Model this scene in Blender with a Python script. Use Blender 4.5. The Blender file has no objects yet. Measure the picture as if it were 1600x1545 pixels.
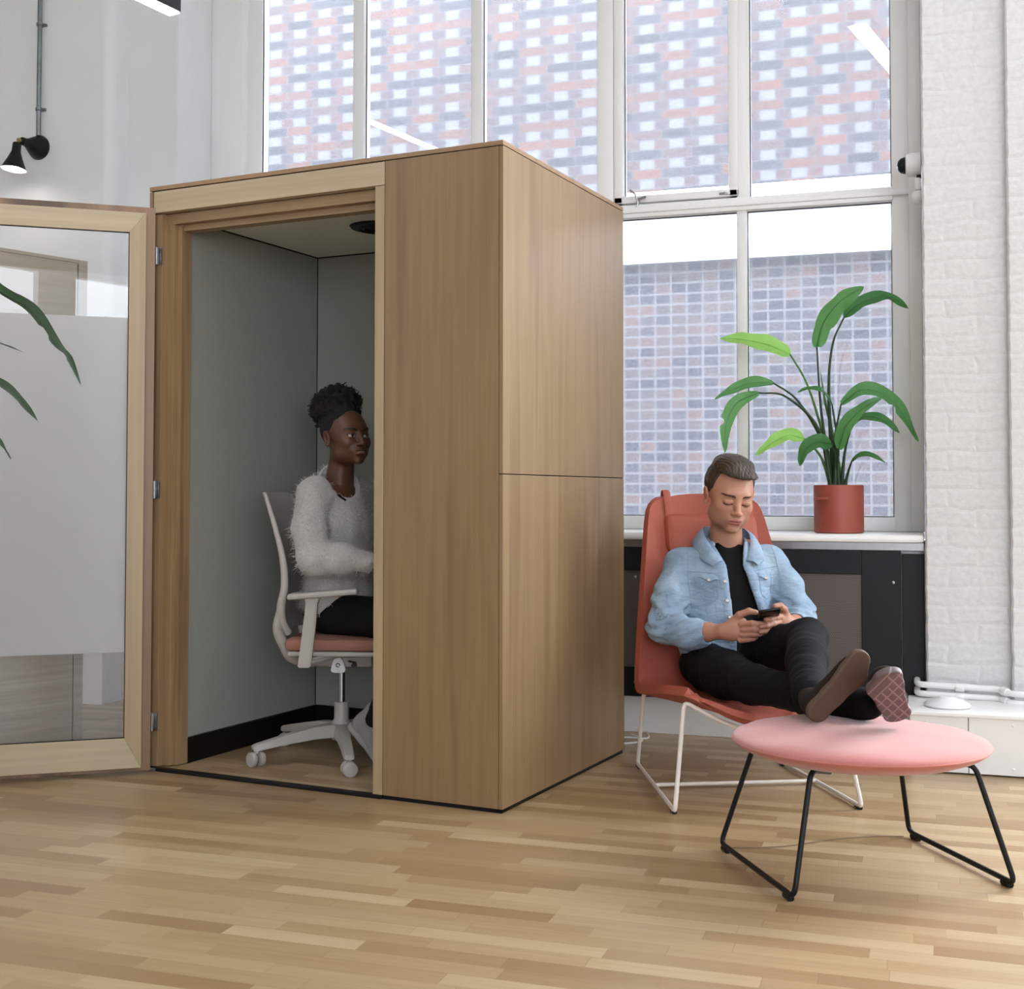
import bpy, bmesh, math, random
import numpy as np
from mathutils import Vector, Matrix, Euler
from mathutils.bvhtree import BVHTree
random.seed(7)
PI = math.pi
R = math.radians
scene = bpy.context.scene
col = scene.collection

# ------------------------------------------------------------------ camera
CAM_H = 1.0331
YAW, PITCH, ROLL, POD_YAW = 18.391, 1.8687, -0.0691, 7.939
cam_d = bpy.data.cameras.new('camera')
cam = bpy.data.objects.new('camera', cam_d)
col.objects.link(cam)
cam_d.sensor_fit = 'HORIZONTAL'
cam_d.sensor_width = 36.0
cam_d.lens = 2000.92 / 1600 * 36.0
cam_d.shift_x = (800 - 779.11) / 1600
cam_d.shift_y = -(772.5 - 707.29) / 1600
cam_d.clip_start = 0.05
cam_d.clip_end = 100
cam.matrix_world = (Matrix.Translation((0, 0, CAM_H)) @ Matrix.Rotation(R(YAW), 4, 'Z')
                    @ Matrix.Rotation(R(90 + PITCH), 4, 'X') @ Matrix.Rotation(R(-ROLL), 4, 'Z'))
scene.camera = cam

# ------------------------------------------------------------------ world and light
w = bpy.data.worlds.new('world')
scene.world = w
w.use_nodes = True
wn = w.node_tree.nodes
wn['Background'].inputs[0].default_value = (0.85, 0.92, 1.0, 1)
wn['Background'].inputs[1].default_value = 7.5

def area(name, loc, aim, sx, sy, power, color=(1, 1, 1)):
    d = bpy.data.lights.new(name, 'AREA')
    d.shape = 'RECTANGLE'; d.size = sx; d.size_y = sy
    d.energy = power; d.color = color
    o = bpy.data.objects.new(name, d)
    col.objects.link(o)
    o.location = loc
    o.rotation_euler = (Vector(aim) - Vector(loc)).to_track_quat('-Z', 'Y').to_euler()
    return o
# daylight through the next bay and the street-side windows, plus two added fills
area('light_well_fill', (-1.7, 7.3, 5.3), (-1.7, 5.0, 0.9), 4.4, 1.6, 380, (0.88, 0.94, 1.0))  # added fill high outside the windows, standing in for sky on the reveals
area('daylight_next_bay', (2.35, 5.80, 2.35), (1.6, 0.0, 1.2), 2.2, 2.7, 300, (0.90, 0.95, 1.0))
area('daylight_street_side', (2.9, -4.85, 2.3), (-1.2, 5.0, 2.0), 3.4, 2.6, 32, (0.86, 0.93, 1.0))
area('left_room_fill', (-6.4, -0.5, 2.2), (-2.5, 4.5, 0.8), 2.4, 2.2, 14, (0.96, 0.98, 1.0))  # added fill inside the room; the left wall has no window opening

vs = scene.view_settings
vs.view_transform = 'Standard'
vs.look = 'None'
vs.exposure = 0.38
vs.gamma = 1.0
vs.use_curve_mapping = False

# ------------------------------------------------------------------ node helpers
def srgb(r, g, b):
    f = lambda c: (c / 255 / 12.92) if c / 255 <= 0.04045 else ((c / 255 + 0.055) / 1.055) ** 2.4
    k = 0.84 if max(r, g, b) < 226 else 1.0      # strong colours kept a little deeper than the whites
    return (f(r) * k, f(g) * k, f(b) * k, 1.0)

class NT:
    def __init__(s, name):
        s.m = bpy.data.materials.new(name)
        s.m.use_nodes = True
        s.t = s.m.node_tree
        s.b = s.t.nodes['Principled BSDF']
        s.out = s.t.nodes['Material Output']
    def n(s, kind, **kw):
        nd = s.t.nodes.new(kind)
        for k, v in kw.items():
            setattr(nd, k, v)
        return nd
    def link(s, a, b):
        s.t.links.new(a, b)
    def setin(s, sock, v):
        if hasattr(v, 'is_output') or isinstance(v, bpy.types.NodeSocket):
            s.link(v, sock)
        else:
            sock.default_value = v
    def math(s, op, a, b=0.0, c=0.0):
        nd = s.n('ShaderNodeMath', operation=op)
        for i, v in enumerate((a, b, c)):
            s.setin(nd.inputs[i], v)
        return nd.outputs[0]
    def coord(s, which='Object'):
        return s.n('ShaderNodeTexCoord').outputs[which]
    def sep(s, v):
        nd = s.n('ShaderNodeSeparateXYZ'); s.link(v, nd.inputs[0]); return nd.outputs
    def comb(s, x, y, z):
        nd = s.n('ShaderNodeCombineXYZ')
        for i, v in enumerate((x, y, z)):
            s.setin(nd.inputs[i], v)
        return nd.outputs[0]
    def mapping(s, v, scale=(1, 1, 1), rot=(0, 0, 0), loc=(0, 0, 0)):
        nd = s.n('ShaderNodeMapping'); s.link(v, nd.inputs[0])
        nd.inputs['Scale'].default_value = scale
        nd.inputs['Rotation'].default_value = rot
        nd.inputs['Location'].default_value = loc
        return nd.outputs[0]
    def noise(s, v, scale=5, detail=4, rough=0.5, dist=0.0):
        nd = s.n('ShaderNodeTexNoise')
        s.link(v, nd.inputs['Vector'])
        nd.inputs['Scale'].default_value = scale
        nd.inputs['Detail'].default_value = detail
        nd.inputs['Roughness'].default_value = rough
        nd.inputs['Distortion'].default_value = dist
        return nd.outputs[0]
    def white(s, v):
        nd = s.n('ShaderNodeTexWhiteNoise', noise_dimensions='3D')
        s.link(v, nd.inputs['Vector'])
        return nd.outputs['Value']
    def ramp(s, fac, stops, interp='LINEAR'):
        nd = s.n('ShaderNodeValToRGB')
        s.link(fac, nd.inputs[0])
        cr = nd.color_ramp
        cr.interpolation = interp
        while len(cr.elements) < len(stops):
            cr.elements.new(0.5)
        for e, (p, c) in zip(cr.elements, stops):
            e.position = p
            e.color = c if len(c) == 4 else (*c, 1)
        return nd.outputs[0]
    def mix(s, fac, a, b, blend='MIX'):
        nd = s.n('ShaderNodeMix', data_type='RGBA', blend_type=blend)
        s.setin(nd.inputs[0], fac)
        s.setin(nd.inputs[6], a)
        s.setin(nd.inputs[7], b)
        return nd.outputs[2]
    def bump(s, h, strength=0.3, dist=0.01, normal=None):
        nd = s.n('ShaderNodeBump')
        s.link(h, nd.inputs['Height'])
        nd.inputs['Strength'].default_value = strength
        nd.inputs['Distance'].default_value = dist
        if normal is not None:
            s.link(normal, nd.inputs['Normal'])
        s.link(nd.outputs[0], s.b.inputs['Normal'])
        return nd.outputs[0]
    def base(s, c):
        s.setin(s.b.inputs['Base Color'], c)
    def rough(s, v):
        s.setin(s.b.inputs['Roughness'], v)

def plain(name, c, rough=0.5, metal=0.0, noise_amt=0.06, scale=8, bump=0.0, bscale=60, emit=None, sheen=0.0):
    t = NT(name)
    v = t.coord()
    n = t.noise(v, scale, 3)
    dark = tuple(x * (1 - noise_amt * 2) for x in c[:3]) + (1,)
    light = tuple(min(1, x * (1 + noise_amt)) for x in c[:3]) + (1,)
    t.base(t.mix(n, dark, light))
    t.rough(rough)
    t.b.inputs['Metallic'].default_value = metal
    if max(c[:3]) < 0.03:
        t.b.inputs['Specular IOR Level'].default_value = 0.25
    if sheen:
        t.b.inputs['Sheen Weight'].default_value = sheen
    if bump:
        t.bump(t.noise(v, bscale, 4), bump, 0.004)
    if emit:
        t.b.inputs['Emission Color'].default_value = emit[0]
        t.b.inputs['Emission Strength'].default_value = emit[1]
    return t.m

def veneer(name, c1, c2, c3, axis=2, rough=0.42, stripe=14.0, fine=90.0):
    """sliced wood with the grain running along one axis of the object"""
    t = NT(name)
    v = t.coord()
    sc = [1, 1, 1]
    sc[axis] = 0.05
    big = t.noise(t.mapping(v, tuple(x * stripe for x in sc)), 1, 2, 0.5, 0.3)
    sc2 = [1, 1, 1]; sc2[axis] = 0.02
    fin = t.noise(t.mapping(v, tuple(x * fine for x in sc2)), 1, 4, 0.6)
    c = t.ramp(big, [(0.3, c1), (0.5, c2), (0.7, c3)])
    c = t.mix(t.ramp(fin, [(0.35, (0, 0, 0)), (0.7, (1, 1, 1))]), t.mix(0.20, c, (0.10, 0.06, 0.03, 1)), c)
    t.base(c)
    t.rough(rough)
    t.bump(fin, 0.08, 0.002)
    return t.m

MW = {}
MW['wall'] = plain('painted_plaster', srgb(232, 233, 234), 0.7, noise_amt=0.02, bump=0.05, bscale=40)
MW['white_trim'] = plain('white_gloss_paint', srgb(240, 240, 240), 0.35, noise_amt=0.01)
MW['booth_oak'] = veneer('oak_veneer_vertical', srgb(148, 119, 84), srgb(158, 129, 93), srgb(140, 111, 78), 2)
MW['booth_oak_h'] = veneer('oak_veneer_edge', srgb(162, 130, 96), srgb(172, 140, 104), srgb(152, 120, 88), 0)
MW['birch_h'] = veneer('birch_frame_horizontal', srgb(198, 180, 148), srgb(204, 186, 154), srgb(190, 172, 138), 0, stripe=7, fine=40)
MW['birch_v'] = veneer('birch_frame_vertical', srgb(184, 160, 124), srgb(192, 168, 132), srgb(176, 150, 114), 2, stripe=7, fine=40)
MW['jamb'] = veneer('jamb_wood', srgb(164, 132, 96), srgb(176, 145, 107), srgb(148, 116, 80), 2, stripe=20)
MW['jamb_h'] = veneer('jamb_wood_horizontal', srgb(164, 132, 96), srgb(176, 145, 107), srgb(148, 116, 80), 0, stripe=20)
MW['lip'] = veneer('walnut_stained_edge', srgb(120, 88, 64), srgb(160, 126, 96), srgb(90, 62, 46), 2, stripe=5)
MW['cabinet'] = veneer('grey_oak_board', srgb(200, 188, 172), srgb(186, 172, 154), srgb(210, 200, 186), 0, stripe=8)
MW['felt'] = plain('grey_felt', srgb(168, 170, 162), 0.95, noise_amt=0.1, scale=260, bump=0.2, bscale=400)
MW['ceiling_felt'] = plain('pale_felt', srgb(232, 236, 230), 0.95, noise_amt=0.05, scale=120)
MW['black'] = plain('black_plastic', srgb(20, 20, 21), 0.4, noise_amt=0.1)
MW['black_metal'] = plain('black_powder_coat', srgb(24, 25, 27), 0.4, noise_amt=0.05)
MW['dark_gap'] = plain('dark_gap', srgb(30, 22, 16), 0.9)
MW['charcoal'] = plain('charcoal_paint', srgb(32, 35, 38), 0.45, noise_amt=0.04)
MW['steel'] = plain('brushed_steel', srgb(190, 192, 195), 0.3, 1.0, noise_amt=0.08, scale=30)
MW['galv'] = plain('galvanised_conduit', srgb(150, 156, 160), 0.35, 0.9, noise_amt=0.25, scale=25)
MW['brass'] = plain('brass', srgb(190, 170, 120), 0.3, 1.0)
MW['white_plastic'] = plain('white_plastic', srgb(236, 237, 238), 0.35, noise_amt=0.01)
MW['chair_plastic'] = plain('warm_grey_plastic', srgb(190, 184, 178), 0.4, noise_amt=0.02)
MW['white_rod'] = plain('cream_powder_coat', srgb(232, 224, 216), 0.35, noise_amt=0.02)
MW['pink_seat'] = plain('pink_seat_fabric', srgb(168, 118, 102), 0.9, noise_amt=0.06, scale=60, bump=0.1, bscale=300)
MW['salmon'] = plain('salmon_wool', srgb(200, 116, 100), 0.9, noise_amt=0.08, scale=120, bump=0.15, bscale=500, sheen=0.3)
MW['salmon_dark'] = plain('salmon_leather', srgb(182, 92, 74), 0.6, noise_amt=0.05, scale=10, bump=0.05)
MW['ottoman'] = plain('pink_wool', srgb(200, 122, 116), 0.9, noise_amt=0.06, scale=140, bump=0.15, bscale=500, sheen=0.4)
MW['pot'] = plain('terracotta_paint', srgb(172, 84, 70), 0.5, noise_amt=0.04, scale=4)
MW['soil'] = plain('soil', srgb(50, 38, 30), 0.95, noise_amt=0.3, scale=80, bump=0.5)
MW['lamp_glow'] = plain('lamp_diffuser', (1, 1, 1, 1), 0.5, emit=((1, 0.98, 0.95, 1), 14.0))
MW['bulb'] = plain('bulb_glow', (1, 1, 1, 1), 0.5, emit=((1, 0.94, 0.84, 1), 25.0))

def glass(name, haze=0.0, tint=(1, 1, 1, 1)):
    t = NT(name)
    tr = t.n('ShaderNodeBsdfTransparent'); tr.inputs[0].default_value = tint
    gl = t.n('ShaderNodeBsdfGlossy'); gl.inputs['Roughness'].default_value = 0.0
    fr = t.n('ShaderNodeFresnel'); fr.inputs[0].default_value = 1.45
    m = t.n('ShaderNodeMixShader')
    t.link(fr.outputs[0], m.inputs[0]); t.link(tr.outputs[0], m.inputs[1]); t.link(gl.outputs[0], m.inputs[2])
    last = m.outputs[0]
    if haze:
        tl = t.n('ShaderNodeBsdfTranslucent'); tl.inputs[0].default_value = (0.95, 0.96, 1, 1)
        m2 = t.n('ShaderNodeMixShader')
        v = t.coord()
        h = haze
        m2.inputs[0].default_value = h; t.link(last, m2.inputs[1]); t.link(tl.outputs[0], m2.inputs[2])
        last = m2.outputs[0]
    t.link(last, t.out.inputs[0])
    return t.m
MW['glass'] = glass('clear_glass')
MW['window_glass'] = glass('dusty_window_glass', 0.035)

def film():
    t = NT('frosted_film')
    di = t.n('ShaderNodeBsdfDiffuse'); di.inputs[0].default_value = (0.93, 0.94, 0.95, 1)
    tl = t.n('ShaderNodeBsdfTranslucent'); tl.inputs[0].default_value = (0.98, 0.99, 1, 1)
    m = t.n('ShaderNodeMixShader'); m.inputs[0].default_value = 0.7
    t.link(di.outputs[0], m.inputs[1]); t.link(tl.outputs[0], m.inputs[2])
    rf = t.n('ShaderNodeBsdfRefraction'); rf.inputs['Roughness'].default_value = 0.62; rf.inputs['IOR'].default_value = 1.02
    m2 = t.n('ShaderNodeMixShader'); m2.inputs[0].default_value = 0.35
    t.link(m.outputs[0], m2.inputs[1]); t.link(rf.outputs[0], m2.inputs[2])
    t.link(m2.outputs[0], t.out.inputs[0])
    return t.m
MW['film'] = film()

def floor_mat():
    t = NT('oak_strip_floor')
    x, y, z = t.sep(t.coord())
    row_f = t.math('DIVIDE', y, 0.064)
    row = t.math('FLOOR', row_f)
    rnd1 = t.white(t.comb(row, 3.3, 1.7))
    rnd2 = t.white(t.comb(row, 8.1, 5.2))
    ln = t.math('MULTIPLY_ADD', rnd2, 0.30, 0.26)
    xs = t.math('DIVIDE', t.math('MULTIPLY_ADD', rnd1, 7.0, x), ln)
    cell = t.math('FLOOR', xs)
    rnd = t.white(t.comb(row, cell, 0.5))
    rndb = t.white(t.comb(row, cell, 9.5))
    c = t.ramp(rnd, [(0.0, srgb(162, 132, 96)), (0.25, srgb(180, 152, 114)), (0.6, srgb(190, 164, 126)), (0.85, srgb(206, 182, 146)), (1.0, srgb(158, 128, 92))])
    off = t.math('MULTIPLY', rndb, 40.0)
    g = t.noise(t.comb(t.math('MULTIPLY_ADD', x, 2.2, off), t.math('MULTIPLY_ADD', y, 60.0, off), 0.0), 1.0, 4, 0.6, 0.4)
    c = t.mix(t.ramp(g, [(0.3, (0, 0, 0)), (0.75, (1, 1, 1))]), t.mix(0.22, c, srgb(130, 88, 46)), c)
    # joints
    fy = t.math('FRACT', row_f)
    ey = t.math('MINIMUM', fy, t.math('SUBTRACT', 1.0, fy))
    fx = t.math('FRACT', xs)
    ex = t.math('MULTIPLY', t.math('MINIMUM', fx, t.math('SUBTRACT', 1.0, fx)), t.math('DIVIDE', ln, 0.064))
    e = t.math('MINIMUM', ey, ex)
    gap = t.ramp(e, [(0.0, (0, 0, 0)), (0.018, (1, 1, 1))])
    # only some joints have opened into a dark line
    worn = t.math('GREATER_THAN', t.noise(t.comb(x, y, 0.0), 1.3, 2), 0.46)
    fac = t.math('MULTIPLY', t.math('SUBTRACT', 1.0, gap), t.math('MULTIPLY_ADD', worn, 0.3, 0.14))
    c = t.mix(fac, c, srgb(96, 62, 34))
    t.base(c)
    r = t.math('MULTIPLY_ADD', t.noise(t.comb(x, t.math('MULTIPLY', y, 3.0), 0.0), 3.0, 3), 0.14, 0.27)
    t.rough(r)
    t.b.inputs['Specular IOR Level'].default_value = 0.45
    t.bump(gap, 0.12, 0.002)
    return t.m
MW['floor'] = floor_mat()

def white_brick_mat():
    t = NT('white_painted_brick')
    x, y, z = t.sep(t.coord())
    v = t.comb(x, z, 0.0)
    wob = t.noise(t.coord(), 9, 4)
    wob2 = t.noise(t.mapping(t.coord(), (1, 1, 1), loc=(5, 5, 5)), 7, 3)
    xx = t.math('MULTIPLY_ADD', wob, 0.05, x)
    zz = t.math('MULTIPLY_ADD', wob2, 0.045, z)
    rf = t.math('DIVIDE', zz, 0.077)
    row = t.math('FLOOR', rf)
    fz = t.math('FRACT', rf)
    par = t.math('MODULO', row, 2.0)
    xs = t.math('ADD', t.math('DIVIDE', xx, 0.225), t.math('MULTIPLY', par, 0.5))
    fx = t.math('FRACT', xs)
    ez = t.math('MINIMUM', fz, t.math('SUBTRACT', 1.0, fz))
    ex = t.math('MULTIPLY', t.math('MINIMUM', fx, t.math('SUBTRACT', 1.0, fx)), 2.9)
    e = t.math('MINIMUM', ez, ex)
    h = t.math('MULTIPLY', t.ramp(e, [(0.0, (0, 0, 0)), (0.2, (1, 1, 1))]), t.math('MULTIPLY_ADD', t.noise(t.coord(), 3.0, 2), 1.0, 0.1))
    cellr = t.white(t.comb(row, t.math('FLOOR', xs), 0.0))
    n = t.noise(t.coord(), 45, 5, 0.6)
    hh = t.math('ADD', t.math('MULTIPLY', h, 1.0), t.math('MULTIPLY_ADD', n, 0.6, t.math('MULTIPLY', cellr, 0.35)))
    t.base(t.mix(n, srgb(214, 215, 215), srgb(228, 229, 229)))
    t.rough(0.5)
    t.bump(hh, 0.5, 0.006)
    return t.m
MW['white_brick'] = white_brick_mat()

def ext_brick_mat(stack=False):
    def srgb(r, g, b, k=0.155):
        f = lambda c: (c / 255 / 12.92) if c / 255 <= 0.04045 else ((c / 255 + 0.055) / 1.055) ** 2.4
        return (f(r) * k, f(g) * k, f(b) * k, 1.0)
    t = NT('glazed_header_brick' if stack else 'patterned_flemish_brick')
    x, y, z = t.sep(t.coord())
    H_, L_ = (0.080, 0.121) if stack else (0.075, 0.228)
    wob = t.noise(t.coord(), 9, 2)
    zz = t.math('MULTIPLY_ADD', wob, 0.006, z)
    rf = t.math('DIVIDE', zz, H_)
    row = t.math('FLOOR', rf)
    fz = t.math('FRACT', rf)
    ez = t.math('MULTIPLY', t.math('MINIMUM', fz, t.math('SUBTRACT', 1.0, fz)), H_)
    n = t.noise(t.coord(), 30, 4, 0.6)
    if stack:
        xs = t.math('DIVIDE', x, L_)
        fx = t.math('FRACT', xs)
        ex = t.math('MULTIPLY', t.math('MINIMUM', fx, t.math('SUBTRACT', 1.0, fx)), L_)
        rnd = t.white(t.comb(row, t.math('FLOOR', xs), 2.0))
        c = t.ramp(rnd, [(0, srgb(104, 106, 130)), (0.3, srgb(130, 130, 152)), (0.6, srgb(152, 144, 156)), (0.8, srgb(166, 150, 160)), (1.0, srgb(184, 150, 152))])
        mort = srgb(206, 205, 218)
        wid = 0.011
    else:
        par = t.math('ABSOLUTE', t.math('MODULO', row, 2.0))
        u = t.math('DIVIDE', x, L_)
        us = t.math('ADD', u, 0.25)
        fs = t.math('FRACT', us)
        exs = t.math('MULTIPLY', t.math('MINIMUM', fs, t.math('SUBTRACT', 1.0, fs)), L_)
        rs = t.white(t.comb(row, t.math('FLOOR', us), 1.0))
        cs = t.ramp(rs, [(0, srgb(88, 90, 110)), (0.45, srgb(116, 117, 136)), (0.5, srgb(134, 126, 140)), (0.56, srgb(172, 122, 118)), (0.8, srgb(190, 130, 120)), (1, srgb(152, 126, 134))])
        fh = t.math('FRACT', t.math('MULTIPLY', u, 2.0))
        exh = t.math('MULTIPLY', t.math('MINIMUM', fh, t.math('SUBTRACT', 1.0, fh)), L_ / 2)
        hid = t.math('FLOOR', t.math('MULTIPLY', u, 2.0))
        isw = t.math('LESS_THAN', t.math('ABSOLUTE', t.math('MODULO', hid, 2.0)), 0.5)
        rh = t.white(t.comb(row, hid, 4.0))
        chh = t.ramp(rh, [(0, srgb(126, 116, 134)), (0.5, srgb(146, 126, 140)), (0.8, srgb(166, 126, 132)), (1, srgb(130, 126, 148))])
        chh = t.mix(isw, chh, srgb(206, 208, 222))
        c = t.mix(par, cs, chh)
        ex = t.math('ADD', t.math('MULTIPLY', par, exh), t.math('MULTIPLY', t.math('SUBTRACT', 1.0, par), exs))
        mort = srgb(168, 167, 182)
        wid = 0.006
    e = t.math('MINIMUM', ez, ex)
    m = t.ramp(e, [(wid * 0.4, (1, 1, 1)), (wid, (0, 0, 0))])
    c = t.mix(t.ramp(n, [(0.3, (0, 0, 0)), (0.8, (1, 1, 1))]), c, t.mix(0.12, c, srgb(200, 196, 214)))
    t.base(t.mix(m, c, mort))
    t.rough(0.6)
    t.bump(m, -0.3, 0.01)
    return t.m
MW['ext_upper'] = ext_brick_mat(False)
MW['ext_lower'] = ext_brick_mat(True)

def perf_mat():
    t = NT('perforated_sheet')
    x, y, z = t.sep(t.coord())
    s = 0.0068
    r_ = t.math('DIVIDE', z, s * 0.87)
    row = t.math('FLOOR', r_)
    u = t.math('ADD', t.math('DIVIDE', x, s), t.math('MULTIPLY', t.math('ABSOLUTE', t.math('MODULO', row, 2.0)), 0.5))
    dx = t.math('SUBTRACT', t.math('FRACT', u), 0.5)
    dz = t.math('SUBTRACT', t.math('FRACT', r_), 0.5)
    d = t.math('ADD', t.math('MULTIPLY', dx, dx), t.math('MULTIPLY', dz, dz))
    hole = t.math('LESS_THAN', d, 0.085)
    t.base(t.mix(hole, srgb(118, 108, 103), srgb(40, 36, 34)))
    t.rough(0.5)
    t.b.inputs['Metallic'].default_value = 0.2
    return t.m
MW['perforated'] = perf_mat()

# ------------------------------------------------------------------ mesh helpers
def new_obj(name, bm, mat, parent=None, smooth=False):
    me = bpy.data.meshes.new(name)
    bm.normal_update()
    bm.to_mesh(me)
    bm.free()
    if mat is not None:
        me.materials.append(mat)
    if smooth:
        me.polygons.foreach_set('use_smooth', [True] * len(me.polygons))
        try:
            me.set_sharp_from_angle(angle=R(40))
        except Exception:
            pass
    o = bpy.data.objects.new(name, me)
    col.objects.link(o)
    if parent is not None:
        o.parent = parent
    return o

def box(bm, x0, x1, y0, y1, z0, z1, bev=0.0):
    r = bmesh.ops.create_cube(bm, size=1.0)
    vs_ = r['verts']
    for v in vs_:
        v.co = Vector(((x0 + x1) / 2 + v.co.x * (x1 - x0), (y0 + y1) / 2 + v.co.y * (y1 - y0), (z0 + z1) / 2 + v.co.z * (z1 - z0)))
    if bev:
        es = {e for v in vs_ for e in v.link_edges}
        bmesh.ops.bevel(bm, geom=list(es), offset=bev, segments=2, affect='EDGES', profile=0.5)
    return bm

def boxes(name, mat, lst, parent=None, bev=0.002, smooth=False):
    bm = bmesh.new()
    for b in lst:
        box(bm, *b, bev=bev)
    return new_obj(name, bm, mat, parent, smooth)

def catmull(pts, n=8):
    pts = [Vector(p) for p in pts]
    if len(pts) < 3:
        return pts
    out = []
    P = [2 * pts[0] - pts[1]] + pts + [2 * pts[-1] - pts[-2]]
    for i in range(1, len(P) - 2):
        p0, p1, p2, p3 = P[i - 1:i + 3]
        for k in range(n):
            t = k / n
            out.append(0.5 * ((2 * p1) + (-p0 + p2) * t + (2 * p0 - 5 * p1 + 4 * p2 - p3) * t * t + (-p0 + 3 * p1 - 3 * p2 + p3) * t ** 3))
    out.append(pts[-1])
    return out

def fillet(pts, rad, n=5):
    pts = [Vector(p) for p in pts]
    out = [pts[0]]
    for a, b, c in zip(pts, pts[1:], pts[2:]):
        d1 = (a - b); d2 = (c - b)
        r_ = min(rad, d1.length * 0.45, d2.length * 0.45)
        s = b + d1.normalized() * r_; e = b + d2.normalized() * r_
        for k in range(n + 1):
            t = k / n
            out.append((1 - t) ** 2 * s + 2 * t * (1 - t) * b + t * t * e)
    out.append(pts[-1])
    return out

def tube(bm, pts, rad, seg=10, cap=True, flat=1.0, up=None):
    pts = [Vector(p) for p in pts]
    n = len(pts)
    rads = rad if hasattr(rad, '__len__') else [rad] * n
    if len(rads) != n:
        rads = [np.interp(i / (n - 1), np.linspace(0, 1, len(rads)), rads) for i in range(n)]
    rings = []
    t0 = (pts[1] - pts[0]).normalized()
    ref = Vector(up) if up is not None else (Vector((0, 0, 1)) if abs(t0.z) < 0.9 else Vector((1, 0, 0)))
    nrm = (ref - t0 * ref.dot(t0)).normalized()
    for i, p in enumerate(pts):
        t = (pts[min(i + 1, n - 1)] - pts[max(i - 1, 0)]).normalized()
        nrm = (nrm - t * nrm.dot(t))
        nrm = nrm.normalized() if nrm.length > 1e-6 else t.orthogonal().normalized()
        bi = t.cross(nrm)
        rings.append([bm.verts.new(p + (nrm * math.cos(2 * PI * k / seg) * flat + bi * math.sin(2 * PI * k / seg)) * rads[i]) for k in range(seg)])
    for a, b in zip(rings, rings[1:]):
        for k in range(seg):
            bm.faces.new((a[k], a[(k + 1) % seg], b[(k + 1) % seg], b[k]))
    if cap:
        bm.faces.new(rings[0][::-1]); bm.faces.new(rings[-1])
    return bm

def lathe(bm, prof, seg=32, M=None, close=True):
    M = M or Matrix()
    rings = []
    for r_, z_ in prof:
        rings.append([bm.verts.new(M @ Vector((r_ * math.cos(2 * PI * k / seg), r_ * math.sin(2 * PI * k / seg), z_))) for k in range(seg)])
    for a, b in zip(rings, rings[1:]):
        for k in range(seg):
            bm.faces.new((a[k], a[(k + 1) % seg], b[(k + 1) % seg], b[k]))
    if close:
        bm.faces.new(rings[0][::-1]); bm.faces.new(rings[-1])
    return bm

def aim(p, d, up=(0, 0, 1)):
    """matrix whose local Z points along d, at p"""
    d = Vector(d).normalized()
    return Matrix.Translation(Vector(p)) @ d.to_track_quat('Z', 'Y').to_matrix().to_4x4()

def thing(name, label, cat, loc=(0, 0, 0), rz=0.0, group=None):
    o = bpy.data.objects.new(name, None)
    o.empty_display_size = 0.05
    col.objects.link(o)
    o.location = loc
    o.rotation_euler = (0, 0, rz)
    o['label'] = label; o['category'] = cat
    if group: o['group'] = group
    return o

def tag(o, label, cat, group=None):
    o['label'] = label; o['category'] = cat
    if group: o['group'] = group
    return o

def struct(o):
    o['kind'] = 'structure'
    return o

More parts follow.
